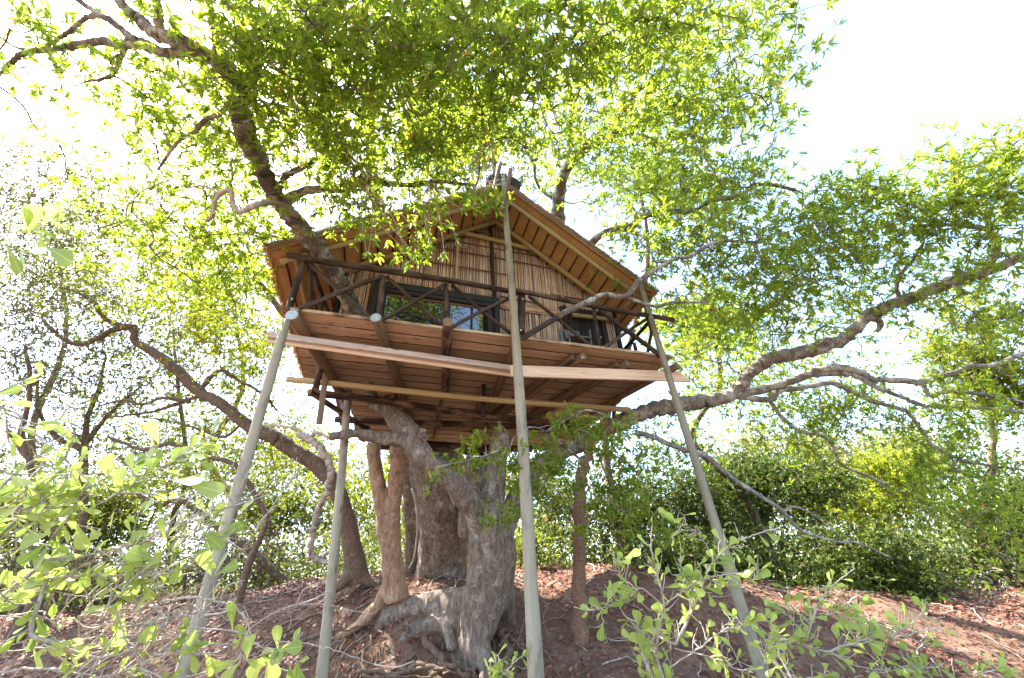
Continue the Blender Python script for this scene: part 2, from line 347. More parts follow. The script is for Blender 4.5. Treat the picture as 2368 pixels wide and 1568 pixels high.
GX, GY = np.meshgrid(gx, gy); GZ = gz(GX, GY)
near = ((GX > -12) & (GX < 14) & (GY > 4) & (GY < 16))
rough = np.array([mnoise.fractal(Vector((a * 1.3, b_ * 1.3, 0)), 1.0, 2.0, 5) if n_ else 0 for a, b_, n_ in zip(GX.ravel(), GY.ravel(), near.ravel())]).reshape(GX.shape)
GZ = GZ + .07 * rough
ny, nx = GX.shape; i = np.arange(ny - 1)[:, None] * nx + np.arange(nx - 1)[None, :]
q = np.stack([i, i + 1, i + nx + 1, i + nx], -1).reshape(-1, 4)
ground = link('ground', mesh_np('ground', np.stack([GX, GY, GZ], -1).reshape(-1, 3), q.ravel(), [4] * len(q), True), M['soil'], None, 'structure')

# ------------------------------------------------------------------ tree house
OX, OY, OZ = 0.0, 6.29, 4.147 + EYE
house = thing('tree_house', 'thatched reed-walled tree house with railed plank deck on tall grey poles', 'tree house', (OX, OY, OZ))
house.rotation_euler = (0, 0, AL)
HM = Matrix.Translation((OX, OY, OZ)) @ Matrix.Rotation(AL, 4, 'Z')
def lw(x, y, z): return np.array(HM @ Vector((x, y, z)))
HMi = HM.inverted()
def wl_(p): return np.array(HMi @ Vector(p))
def ly(px, py, Y):                           # tree-house point in the vertical plane y = Y, as measured in the photograph
    o = wl_(CAM); d = wl_(P(px, py, 1)) - o; return o + d * (Y - o[1]) / d[1]
def lz(px, py, Z):
    o = wl_(CAM); d = wl_(P(px, py, 1)) - o; return o + d * (Z - o[2]) / d[2]

# deck: front edge board with the planks and joists under it
XL, XR = -3.72, 3.32
deck = board('deck', (XL, -.06, -.035), (XR, -.06, -.035), .055, .05, M['edge'], house, (0, 0, 1))
DY = []; yy = -.03; k = 0
while yy < 5.75:
    w = .262 + rng.uniform(-.014, .014); DY.append((yy, w)); yy += w + .038
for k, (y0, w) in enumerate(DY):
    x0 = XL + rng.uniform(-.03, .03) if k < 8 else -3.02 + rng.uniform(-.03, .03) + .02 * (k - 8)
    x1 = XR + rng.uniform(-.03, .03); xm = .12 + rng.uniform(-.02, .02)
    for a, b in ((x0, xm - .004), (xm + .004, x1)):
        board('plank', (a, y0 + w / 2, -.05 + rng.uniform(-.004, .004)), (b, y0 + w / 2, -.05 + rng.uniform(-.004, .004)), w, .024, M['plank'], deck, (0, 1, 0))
        pm_ = col.objects[-1].data; pm_.materials.append(M['darkpole']); pm_.polygons.foreach_set('material_index', np.array([0, 0, 1, 0, 0, 0, 1, 0] * 3 + [1, 1], np.int32))  # plank sides and ends coloured dark so the gaps look shadowed
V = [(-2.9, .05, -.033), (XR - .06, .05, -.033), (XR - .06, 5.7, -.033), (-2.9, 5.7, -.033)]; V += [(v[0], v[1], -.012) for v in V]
o = link('gap_shade_sheet', mesh_np('gap_shade_sheet', V, [3, 2, 1, 0, 4, 5, 6, 7, 0, 1, 5, 4, 1, 2, 6, 5, 2, 3, 7, 6, 3, 0, 4, 7], [4] * 6), M['black']); place(o, Matrix.Identity(4), deck)  # black sheet added above the planks to imitate shade in their gaps
def endplate(par, a, b, r):                   # galvanised nail plate on a cut end
    d = nrm(np.array(a, float) - np.array(b, float)); T = Tubes(); c = np.array(a)
    T.add([c + d * .001, c + d * .007], [r * .96, r * .92], 16); me = T.mesh('end_plate', False); o = link('end_plate', me, M['zinc']); place(o, Matrix.Identity(4), par)
JO = [((683, 742), (770, 880), 3.2, .10), ((873, 748), (945, 960), 4.6, .088), ((1035, 757), (1028, 920), 2.6, .088), ((1192, 800), (1150, 905), 3.2, .085)]
for n_, (a, b, ln, r) in enumerate(JO):
    A = lz(*a, -.175); B = lz(*b, -.175); B = A + (B - A) * (ln / np.linalg.norm(B - A))
    A = A - nrm(B - A) * (.16 if n_ != 3 else .1)
    j = log('joist', A, B, r, r * .9, M['darkpole'] if n_ == 2 else M['joist'], deck, .006)
    if n_ in (0, 1): endplate(j, A, B, r)
for a, b, ln in (((1345, 826), (1235, 905), 3.4), ((1446, 842), (1300, 930), 3.0), ((1562, 848), (1420, 925), 2.6)):
    A = lz(*a, -.175); B = lz(*b, -.175); B = A + nrm(B - A) * ln
    log('joist', A - nrm(B - A) * .05, B, .075, .07, M['joist'], deck, .006)
    if a[0] < 1500:
        off = np.array([-.16, .05, .02]); board('joist', A + off, B + off, .09, .12, M['joist'], deck, (1, 0, 0))
for a, b in (((1115, 905), (1090, 1000)), ((1322, 905), (1230, 960)), ((905, 900), (945, 985))):
    A = lz(*a, -.18); B = lz(*b, -.18); log('joist', A, A + nrm(B - A) * 2.2, .075, .07, M['joist'], deck, .01)
A = lz(1020, 925, -.09); board('cover_strip', A, A + np.array([.12, 2.6, 0]), .07, .03, M['joist'], deck, (1, 0, 0))
for a, b in (((1040, 985), (985, 1010)),):
    A = lz(930, 990, -.1); board('patch_board', A - np.array([.25, 0, 0]), A + np.array([.25, 0, 0]), .16, .03, M['plank'], deck, (0, 1, 0))
for a, b in (((1070, 1000), (1180, 1018)), ((900, 1005), (985, 1018))):
    A = lz(*a, -.11); board('patch_board', A, lz(*b, -.11), .14, .03, M['plank'], deck, (0, 1, 0))
# bearers under the joists
bl = board('beam', lz(620, 776, -.33), lz(1203, 856, -.33), .105, .115, M['beamgrey'], house, (0, 0, 1), label='long greyed sawn beam under left half of deck')
board('beam', lz(622, 784, -.345) + np.array([0, -.058, -.062]), lz(1200, 866, -.345) + np.array([0, -.058, -.062]), .085, .03, M['beam'], house, (0, 0, 1))
A = ly(1180, 858, .22); B = ly(1572, 871, .22)
board('beam', A, B, .23, .05, M['beam'], house, (0, 0, 1), label='fresh pale board beam with slanted end under right half of deck', cut=.22)
t_ = NT('red_ink'); M['ink'] = t_.base((.50, .10, .09), .8)
bo = lz(620, 776, -.33); be = lz(1203, 856, -.33); bd = nrm(be - bo); BL = np.linalg.norm(be - bo)
for frac, off, txt, sz_ in ((.345, .018, '8', .05), (.40, -.012, 'CCCA', .036), (.425, .022, 'S', .04), (.715, .008, 'B', .055), (.755, -.014, 'CCA', .034), (.775, .018, 'S', .04)):
    fc = bpy.data.curves.new('stamp', 'FONT'); fc.body = txt; fc.size = sz_; fc.extrude = .0004; fc.align_x = 'CENTER'; fc.align_y = 'CENTER'; fc.materials.append(M['ink'])
    tm_ = bpy.data.objects.new('tmp', fc); col.objects.link(tm_); bpy.context.view_layer.update(); me_ = bpy.data.meshes.new_from_object(tm_.evaluated_get(bpy.context.evaluated_depsgraph_get())); bpy.data.objects.remove(tm_); so_ = bpy.data.objects.new('stamp', me_); col.objects.link(so_); z_ = np.array([0, -1.0, 0]); x_ = nrm(bd - z_ * np.dot(bd, z_)); y_ = np.cross(z_, x_); q_ = bo + bd * BL * frac + np.array([0, -.0605, off])
    place(so_, Matrix(((x_[0], y_[0], z_[0], q_[0]), (x_[1], y_[1], z_[1], q_[1]), (x_[2], y_[2], z_[2], q_[2]), (0, 0, 0, 1))), bl)
# lower frame
log('cross_beam', lz(663, 877, -.5), lz(1456, 948, -.5), .058, .062, M['tan'], house, .01, label='tan peeled cross pole under the deck')
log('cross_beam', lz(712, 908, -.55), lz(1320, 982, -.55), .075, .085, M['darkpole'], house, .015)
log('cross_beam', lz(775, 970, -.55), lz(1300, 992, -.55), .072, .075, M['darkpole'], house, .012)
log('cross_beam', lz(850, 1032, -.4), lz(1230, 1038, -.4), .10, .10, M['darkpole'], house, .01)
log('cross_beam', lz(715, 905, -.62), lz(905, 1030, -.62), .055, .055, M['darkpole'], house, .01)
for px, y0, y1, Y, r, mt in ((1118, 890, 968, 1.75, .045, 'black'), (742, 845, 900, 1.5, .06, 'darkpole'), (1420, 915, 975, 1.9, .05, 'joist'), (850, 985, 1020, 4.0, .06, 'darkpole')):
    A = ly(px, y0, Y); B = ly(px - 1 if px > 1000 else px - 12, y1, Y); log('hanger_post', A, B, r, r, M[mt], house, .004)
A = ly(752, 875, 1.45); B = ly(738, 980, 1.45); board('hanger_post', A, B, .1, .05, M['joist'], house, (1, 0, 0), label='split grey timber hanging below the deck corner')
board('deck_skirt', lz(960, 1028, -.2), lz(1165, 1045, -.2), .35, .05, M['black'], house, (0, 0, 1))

# poles from the ground up
def gl(px, py, Y, ext):
    a = ly(px, py, Y); return a
def support(top, bot, Yt, Yb, rt, rb, label):
    A = ly(*top, Yt); B = ly(*bot, Yb); d = nrm(B - A)
    while lw(*B)[2] > gz(*lw(*B)[:2]) - .15: B = B + d * .05
    return log('support_pole', B, A, rb, rt, M['pole'], house, .006, 14, label, True, 14)
support((662, 742), (420, 1568), -.10, -.10, .062, .078, 'grey pole under the left corner of the deck, pale leaves before its foot')
support((806, 905), (742, 1568), 2.5, 2.0, .075, .085, 'slender split grey pole standing just left of the tan twin stems')
cp = support((1163, 408), (1238, 1568), -.17, -.17, .055, .10, 'tallest pole rising from the bank past the railing to the roof peak')
support((1478, 650), (1750, 1520), -.17, -.17, .05, .088, 'grey pole carrying the right corner of the deck')

# railing
def R_(px, py, Y=-.04): return ly(px, py, Y)
log('top_rail', R_(663, 590, -.09), R_(1213, 680, -.09), .058, .05, M['rail'], house, .01, 12, 'left length of the dark top rail')
log('top_rail', R_(1193, 672, -.16), R_(1556, 740, -.16), .05, .052, M['rail'], house, .01, 12, 'right length of the dark top rail')
PO = [((703, 603), (664, 725), .055), ((885, 640), (875, 745), .055), ((1029, 658), (1035, 760), .05), ((1206, 684), (1205, 770), .075), ((1371, 708), (1386, 808), .042), ((1505, 735), (1530, 828), .05), ((1478, 655), (1508, 770), .045)]
for a, b, r in PO: log('railing_post', R_(*b), R_(*a), r, r * .95, M['rail'], house, .006)
BR = [((710, 607), (864, 744), .036), ((690, 715), (880, 640), .042), ((893, 640), (1020, 752), .035), ((880, 742), (1025, 660), .032), ((1045, 660), (1185, 775), .036), ((1040, 760), (1195, 680), .034),
      ((1222, 685), (1372, 806), .034), ((1385, 715), (1528, 825), .05), ((1388, 808), (1500, 735), .036), ((1208, 782), (1330, 712), .055)]
for k, (a, b, r) in enumerate(BR): log('railing_brace', R_(*a, -.02 - .07 * (k % 2)), R_(*b, -.02 - .07 * (k % 2)), r, r, M['brace'], house, .02)
# side rails going back along both ends of the deck
for X0, lab in ((XL + .12, 'l'), (XR - .12, 'r')):
    log('top_rail', (X0, -.02, .98), (X0 + (.25 if lab == 'l' else .05), 2.1, .98), .045, .045, M['rail'], house)
    log('railing_post', (X0 + .1, 1.0, -.03), (X0 + .1, 1.0, .95), .042, .042, M['rail'], house)
    log('railing_post', (X0 + .2 * (lab == 'l'), 2.0, -.03), (X0 + .2 * (lab == 'l'), 2.0, .95), .045, .045, M['rail'], house)
    log('railing_brace', (X0, .05, .9), (X0 + .1, .95, .03), .035, .035, M['brace'], house)
    log('railing_brace', (X0 + .1, 1.05, .06), (X0 + .2 * (lab == 'l'), 1.95, .9), .033, .033, M['brace'], house)
for px, py, Y in ((675, 693, -.12), (1208, 693, -.22), (1203, 765, -.25), (1345, 828, -.1)):
    A = ly(px, py, Y); log('bolt', A + np.array([0, .02, 0]), A + np.array([0, -.03, 0]), .016, .016, M['zinc'], house, 0, 8, endmat=False, seg=3)

# roof geometry
RZ, RX = 4.47, -.03
sR = np.array([3.46 - RX, 0, 1.72 - RZ]); sL = np.array([-4.42 - RX, 0, 1.24 - RZ]); YF, YB = -.1, 5.0
nR = nrm(np.array([-sR[2], 0, sR[0]])); nL = nrm(np.array([sL[2], 0, -sL[0]])); TK = .24
apex = np.array([RX, 0, RZ])
def roof_z(x, off=TK):                        # underside height at x
    if x >= RX: n, s = nR, sR
    else: n, s = nL, sL
    base = apex - n * off; return base[2] - n[0] / n[2] * (x - base[0])
def slope(sv, nv, label):
    nu, nv_ = 60, 44; L = np.linalg.norm(sv); d = sv / L; grids = []; yv = np.array([0, 1.0, 0])
    fl = []; sz = []; V = []; mi = []
    for layer in (0, 1):                       # 0 = weathered top, 1 = straw underside
        for i in range(nu + 1):
            for j in range(nv_ + 1):
                u = i / nu; y = YF + (YB - YF) * j / nv_
                edge = min(1, min(i, nu - i, j) / 2.0)
                rough = .02 * mnoise.noise(Vector((u * L * 6, y * 6, layer * 9 + label)))
                off = (rough + .05 * (edge - 1) * (1 if layer == 0 else -1)) if True else 0
                endj = (.03 * mnoise.noise(Vector((u * 40, layer, label)))) * (j == 0) + 0
                p = apex + d * (u * L + (.05 * mnoise.noise(Vector((y * 14, 3, label))) if i == nu else 0)) + yv * (y + endj) - nv * (0 if layer == 0 else TK) + nv * off
                V.append(p)
    n1 = (nu + 1) * (nv_ + 1)
    def id_(l, i, j): return l * n1 + i * (nv_ + 1) + j
    for i in range(nu):
        for j in range(nv_):
            fl += [id_(0, i, j), id_(0, i + 1, j), id_(0, i + 1, j + 1), id_(0, i, j + 1)]; sz.append(4); mi.append(1)
            fl += [id_(1, i, j), id_(1, i, j + 1), id_(1, i + 1, j + 1), id_(1, i + 1, j)]; sz.append(4); mi.append(0)
    for i in range(nu):
        for j in (0, nv_): fl += [id_(0, i, j), id_(1, i, j), id_(1, i + 1, j), id_(0, i + 1, j)]; sz.append(4); mi.append(1)
    for j in range(nv_):
        for i in (0, nu): fl += [id_(0, i, j), id_(0, i, j + 1), id_(1, i, j + 1), id_(1, i, j)]; sz.append(4); mi.append(0 if i else 1)
    me = mesh_np('thatch', V, fl, sz, True, None, mi)
    return link('thatch', me, [M['thatch'], M['thatchtop']], house)
thR = slope(sR, nR, 0); thL = slope(sL, nL, 5)
thR['label'] = 'thatch slope with open straw underside above the door'; thL['label'] = 'thatch slope half hidden behind leaves above the window'
for th_, sv, nv in ((thR, sR, nR), (thL, sL, nL)):
    L = np.linalg.norm(sv); d = sv / L
    nb = 15
    for k in range(nb):                        # dark battens run back under the thatch
        u = (k + .6) / nb * L * .985; p = apex + d * u - nv * (TK + .02)
        log('batten', p + np.array([0, YF + .22, 0]), p + np.array([0, 4.6, 0]), .017, .017, M['batten'], th_, .004, 6, endmat=False)
    for y0, r, e in ((.12, .052, .98), (.86, .058, .80), (2.6, .05, .9)):   # peeled rafters run down the slope
        p = apex - nv * (TK + .085); log('rafter', p + d * .15 + np.array([0, y0, 0]), p + d * L * e + np.array([0, y0, 0]), r, r, M['tan'], th_, .004)
    p = apex + d * L * .93 - nv * (TK + .08)
    log('eave_pole', p + np.array([0, .1, 0]), p + np.array([0, 4.2, 0]), .04, .04, M['tan'], th_, .004)
    p0 = apex - nv * (TK * .9) + np.array([0, YF + .03, 0])
    log('binding_rod', p0 + d * .25, p0 + d * (L - .1), .016, .018, M['lath'], th_, .004, 6, endmat=False)
    # loose straw ends along the rake and the eave
    N = 5200; u = rng.uniform(0, 1, N) * L; onrake = rng.random(N) < .62
    depth = rng.uniform(0, TK, N)
    base = apex + d * np.where(onrake, u, L - .06)[:, None] - nv * depth[:, None]
    base[:, 1] = np.where(onrake, YF + .06, rng.uniform(YF, 4.6, N))
    dirs = nrm(np.where(onrake[:, None], d * .9 + np.array([0, -.75, 0]), d) + rng.standard_normal((N, 3)) * .22)
    cl = (base, dirs, nrm(rng.standard_normal((N, 3))), rng.uniform(.07, .17, N), rng.uniform(.005, .009, N), rng.random(N))
    V, f, s, a = leaf_cloud(*cl, simple=True); o = link('straw_fringe', mesh_np('straw_fringe', V, f, s), M['thatch'] if th_ is thL else M['thatch'], None, 'stuff'); place(o, Matrix.Identity(4), th_)
# ridge: dark bent sheet and the crossed pole ends
V = []; fl = []; sz = []; na, nyy = 14, 8
for l in (0, 1):
    for i in range(na + 1):
        a = math.radians(-52 + 104 * i / na)
        for j in range(nyy + 1):
            r = .52 + (.0 if l else .014); V.append((RX + math.sin(a) * r, YF - .02 + 5.1 * j / nyy, RZ - .36 + math.cos(a) * r + .012 * mnoise.noise(Vector((i, j * .7, 0)))))
n1 = (na + 1) * (nyy + 1); I = lambda l, i, j: l * n1 + i * (nyy + 1) + j
for i in range(na):
    for j in range(nyy):
        fl += [I(0, i, j), I(0, i + 1, j), I(0, i + 1, j + 1), I(0, i, j + 1)]; fl += [I(1, i, j), I(1, i, j + 1), I(1, i + 1, j + 1), I(1, i + 1, j)]; sz += [4, 4]
    fl += [I(0, i, 0), I(1, i, 0), I(1, i + 1, 0), I(0, i + 1, 0)]; sz.append(4)
o = link('ridge_cap', mesh_np('ridge_cap', V, fl, sz, True), M['sheet'], house)
for a_, b_, y_ in (((1130, 500), (1156, 378), -.2), ((1160, 500), (1180, 392), -.26)):
    A = ly(*b_, y_); B = ly(*a_, y_); cpx = log('crossed_pole', B, A, .055, .055, M['joist'], house, .004); endplate(cpx, A, B, .05)
log('ridge_pole', (RX - .02, .05, RZ - .34), (RX - .02, 4.8, RZ - .34), .06, .06, M['joist'], house, .004)
T = Tubes(); T.add(spline([ly(1118, 420, -.25), ly(1140, 418, -.27), ly(1163, 416, -.24), ly(1168, 424, -.2), ly(1150, 428, -.27), ly(1130, 423, -.26)], 24), .008, 5)
link('tie_cord', T.mesh('tie_cord'), M['cord'], house)

# gable wall of reeds
YW = 1.0
wxl, wxr = -3.25, 2.92
def rect(tl, br): a = ly(*tl, YW); b = ly(*br, YW); return a[0], b[0], b[2], a[2]
WX0, WX1, WZ0, WZ1 = -2.62, .03, .06, 1.64
DX0, DX1, DZ1 = 1.55, 2.55, 1.62
xs = np.linspace(wxl, wxr, 60); V = []; fl = []; sz = []
for x in xs: V += [(x, YW + .07, -.03), (x, YW + .07, max(.2, roof_z(x, TK + .04)))]
for i in range(len(xs) - 1): fl += [2 * i, 2 * i + 2, 2 * i + 3, 2 * i + 1]; sz.append(4)
n1 = len(V); V += [(v[0], v[1] + .06, v[2]) for v in V[:n1]]
for i in range(len(xs) - 1): fl += [n1 + 2 * i, n1 + 2 * i + 1, n1 + 2 * i + 3, n1 + 2 * i + 2]; sz.append(4); fl += [2 * i + 1, 2 * i + 3, n1 + 2 * i + 3, n1 + 2 * i + 1]; sz.append(4)
wall = link('wall', mesh_np('wall', V, fl, sz), M['backing'], house)
reeds = []
for vv in range(5):
    T = Tubes(); u = np.linspace(0, 1, 6); T.add(np.stack([.006 * np.sin(u * (4 + vv) + vv), .004 * np.sin(u * 5 + vv), u], 1), 1.0 * np.ones(6) * .021 * (1 - .15 * u), 6)
    me = T.mesh('reed'); me.materials.append(M['reed']); reeds.append(me)
def reed(x, z0, z1, tilt=0):
    if z1 - z0 < .08: return
    o = bpy.data.objects.new('reed', random.choice(reeds)); col.objects.link(o); o.parent = wall
    L = z1 - z0; o.matrix_basis = Matrix.Translation((x, YW + .028 + rng.uniform(-.008, .012), z0)) @ Euler((0, tilt, rng.uniform(0, 6))).to_matrix().to_4x4() @ Matrix.Diagonal((rng.uniform(.8, 1.15), rng.uniform(.8, 1.15), L, 1))
x = wxl + .03
while x < wxr - .02:
    top = roof_z(x, TK + .1) - .0; tl = rng.uniform(-.012, .012)
    if WX0 - .05 < x < WX1 + .02: reed(x, WZ1 + .04 + rng.uniform(-.03, .02), min(top, WZ1 + 1.5) , tl); 
    elif DX0 - .04 < x < DX1 + .04: reed(x, DZ1 + .05, top, tl)
    else:
        if x > WX1 and x < DX0: reed(x, -.02, 1.42 + rng.uniform(-.04, .02), tl); reed(x, 1.60 + rng.uniform(-.04, .04), top, tl)
        else: reed(x, -.02, top, tl)
    if WX0 - .05 < x < WX1 + .02 and top > WZ1 + 1.5: reed(x + .01, WZ1 + 1.46, top, tl)
    x += rng.uniform(.040, .050)
for k in range(9):                            # bundle of reeds lying flat between window and door
    z0 = 1.43 + k * .022; log('reed', (WX1 + .02, YW - .01 - .004 * (k % 3), z0 + rng.uniform(-.01, .03)), (DX0 + .1, YW - .01 - .004 * (k % 2), z0 + rng.uniform(-.03, .02)), .016, .014, M['reed'], wall, .01, 6, endmat=False)
for z0, x0, x1 in ((.55, .05, 1.5), (.5, -3.2, -2.65), (1.95, -2.7, .3), (2.45, -2.1, .35), (2.95, -1.6, 0.1), (3.25, -1.2, 1.1), (2.05, 1.3, 2.3), (1.75, 0.05, 1.0), (2.9, .1, 1.4), (3.7, -.6, .6)):
    log('lath', (x0, YW - .015, z0 + rng.uniform(-.02, .02)), (x1, YW - .015, z0 - .03 + rng.uniform(-.02, .02)), .019, .016, M['lath'], wall, .012, 6, endmat=False)
log('wall_post', (-.08, YW - .02, 1.7), (-.13, YW - .02, 4.0), .045, .05, M['batten'], wall, .004)
log('wall_post', (-.95, YW - .02, 1.7), (-.95, YW - .02, 3.4), .035, .035, M['tan'], wall, .004)
log('wall_post', (1.62, YW - .02, 1.75), (1.60, YW - .02, 2.75), .03, .03, M['tan'], wall, .004)
log('tie_beam', ly(1045, 533, .93), ly(1240, 579, .93), .055, .052, M['tan'], house, .004, 12, 'peeled pole tying the gable across')
for dx, zt in ((wxl, 1.9), (wxr, 1.9)):
    board('corner_post', (dx, YW + .03, -.02), (dx, YW + .03, zt), .09, .1, M['black'], wall, (1, 0, 0))
# side walls going back under the eaves
for dx in (wxl, wxr):
    V = [(dx, YW + .08, -.02), (dx, 5.0, -.02), (dx, 5.0, 1.85), (dx, YW + .08, 1.85)]; sgn = .08 if dx < 0 else -.08; V += [(v[0] + sgn, v[1], v[2]) for v in V]
    link('side_wall', mesh_np('side_wall', V, [0, 1, 2, 3, 7, 6, 5, 4, 0, 3, 7, 4, 1, 5, 6, 2, 3, 2, 6, 7, 0, 4, 5, 1], [4] * 6), M['backing'], house)
# window: black surround, middle bar, two panes
win = board('window', (WX0, YW - .04, WZ1 - .09), (WX1, YW - .04, WZ1 - .09), .17, .12, M['black'], house, (0, 0, 1))
def wb(name, a, b, w, h, xd, m='black'): return board(name, a, b, w, h, M[m], win, xd)
wb('frame', (WX0 + .05, YW - .05, -.02), (WX0 + .05, YW - .05, WZ1 - .18), .11, .1, (1, 0, 0))
wb('frame', (WX0 + .21, YW - .03, -.02), (WX0 + .21, YW - .03, WZ1 - .18), .12, .08, (1, 0, 0))
wb('frame', (WX1 - .06, YW - .05, -.02), (WX1 - .06, YW - .05, WZ1 - .18), .12, .1, (1, 0, 0))
wb('frame', (WX1 - .22, YW - .03, -.02), (WX1 - .22, YW - .03, WZ1 - .18), .10, .08, (1, 0, 0))
wb('frame', (WX0 + .16, YW - .07, WZ1 - .235), (WX1 - .12, YW - .07, WZ1 - .235), .10, .05, (0, 0, 1))
wb('frame', (WX0 + .28, YW - .02, WZ1 - .315), (WX1 - .28, YW - .02, WZ1 - .315), .05, .06, (0, 0, 1), 'lath')
wb('frame', (WX0 + .28, YW - .02, .03), (WX1 - .28, YW - .02, .03), .07, .06, (0, 0, 1))
xm = ly(1037, 720, YW)[0]; xb = ly(1090, 735, YW)[0]
wb('frame', (xm, YW + .005, .06), (xm, YW + .005, WZ1 - .34), .06, .06, (1, 0, 0))
wb('frame', (xb, YW + .01, .06), (xb, YW + .01, WZ1 - .34), .05, .05, (1, 0, 0))
for a, b in ((WX0 + .27, xm - .03), (xm + .03, xb - .025), (xb + .025, WX1 - .27)):
    V = [(a, YW + .02, .06), (b, YW + .02, .06), (b, YW + .02, WZ1 - .33), (a, YW + .02, WZ1 - .33)]; V = [(v[0], v[1] + (.035 if v[2] < .5 else -.05), v[2]) for v in V]; V += [(v[0], v[1] + .008, v[2]) for v in V]
    o = link('pane', mesh_np('pane', V, [0, 1, 2, 3, 7, 6, 5, 4, 0, 4, 5, 1, 1, 5, 6, 2, 2, 6, 7, 3, 3, 7, 4, 0], [4] * 6), M['glass']); place(o, Matrix.Identity(4), win)
# pale panel left of the window where the limb comes through
board('infill_panel', (-3.1, YW + .0, .45), (-2.72, YW + .0, .45), .5, .02, M['beam'], house, (0, 0, 1))
# door
door = board('door', (DX0 + .06, YW - .0, .0), (DX0 + .06, YW - .0, DZ1 - .1), .10, .06, M['black'], house, (1, 0, 0))
board('door_frame', (DX0 - .06, YW - .02, DZ1), (DX1 + .1, YW - .02, DZ1), .14, .1, M['black'], door, (0, 0, 1))
board('door_frame', (DX1, YW - .02, -.02), (DX1, YW - .02, DZ1 - .07), .11, .1, M['black'], door, (1, 0, 0))
log('lintel_pole', (DX0 + .2, YW - .09, DZ1 - .17), (DX1 + .35, YW - .09, DZ1 - .14), .05, .05, M['tan'], door, .01)
for k in range(6):
    x0 = DX0 + .155 + k * .135; board('plank', (x0 + .06, YW + .02, .01), (x0 + .06, YW + .02, DZ1 - .08), .128, .03, M['black'], door, (1, 0, 0))
o = log('handle', (DX1 - .14, YW - .02, .95), (DX1 - .14, YW - .07, .95), .02, .024, M['zinc'], door, 0, 8, endmat=False, seg=3)

# chair on the deck
cc = ly(1332, 790, .45); cw = lw(cc[0], .45, -.03)
chair = thing('deck_chair', 'small grey chair standing on the deck in front of the dark door', 'chair', cw); chair.rotation_euler = (0, 0, AL)
def cb(name, a, b, w, h): return board(name, a, b, w, h, M['plastic'], chair, (0, 1, 0))
for sx in (-.24, .24):
    cb('leg', (sx, -.2, .0), (sx * .98, -.17, .42), .04, .03); cb('leg', (sx, .25, .0), (sx * .98, .17, .62), .04, .03); cb('armrest', (sx, -.22, .63), (sx, .24, .63), .05, .03); cb('arm_post', (sx, -.18, .42), (sx, -.2, .62), .04, .03)
cb('seat', (-.24, 0, .42), (.24, 0, .42), .44, .03)
for k in range(4): cb('backrest_slat', (-.2 + k * .133, .19, .44), (-.2 + k * .133, .27, .84), .03, .08)
cb('backrest_rail', (-.25, .275, .86), (.25, .275, .86), .03, .06)

# ------------------------------------------------------------------ trees
def poly(pts): return np.array([P(*p) for p in pts])
def fused(name, tubes, voxel, mat, parent, amp=.02, freq=3.5, smooth=2, zs=.45):
    """stems grown together into one skin, with an uneven surface"""
    T = Tubes()
    for pts, rad in tubes:
        n = max(10, len(pts) * 5); p = spline(pts, n); r = np.interp(np.linspace(0, 1, n), np.linspace(0, 1, len(rad)), rad); T.add(p, r, 14)
    me = T.mesh(name); tmp = bpy.data.objects.new('tmp', me); col.objects.link(tmp)
    md = tmp.modifiers.new('r', 'REMESH'); md.mode = 'VOXEL'; md.voxel_size = voxel
    ms = tmp.modifiers.new('s', 'SMOOTH'); ms.iterations = smooth * 3; ms.factor = .5
    dg = bpy.context.evaluated_depsgraph_get(); dg.update(); m2 = bpy.data.meshes.new_from_object(tmp.evaluated_get(dg)); bpy.data.objects.remove(tmp)
    n = len(m2.vertices); co = np.empty(n * 3, np.float32); m2.vertices.foreach_get('co', co); co = co.reshape(-1, 3); no = np.empty(n * 3, np.float32); m2.vertices.foreach_get('normal', no); no = no.reshape(-1, 3)
    dsp = np.array([mnoise.fractal(Vector((c[0] * freq, c[1] * freq, c[2] * freq * zs)), 1.0, 2.0, 4) for c in co.tolist()])
    co = co + no * (dsp * amp)[:, None]; m2.vertices.foreach_set('co', co.ravel().astype(np.float32)); m2.polygons.foreach_set('use_smooth', np.ones(len(m2.polygons), bool)); m2.update()
    m2.name = name; m2.materials.clear(); o = link(name, m2, mat, parent); o.location = -Vector(parent.location); return o
def limb(T, pts, r0, r1, k=10, dens=7, wob=.06):
    p = spline(pts, max(6, dens * len(pts))); n = len(p); j = rng.standard_normal((n, 3)) * r1 * .25; j[0] = 0
    r = np.linspace(r0, r1, n) * (1 + .08 * np.sin(np.linspace(0, 19, n) + rng.uniform(0, 6))); T.add(p + j, r, k, True, wob); return p, r
def put(o, parent): o.location = -Vector(parent.location); return o
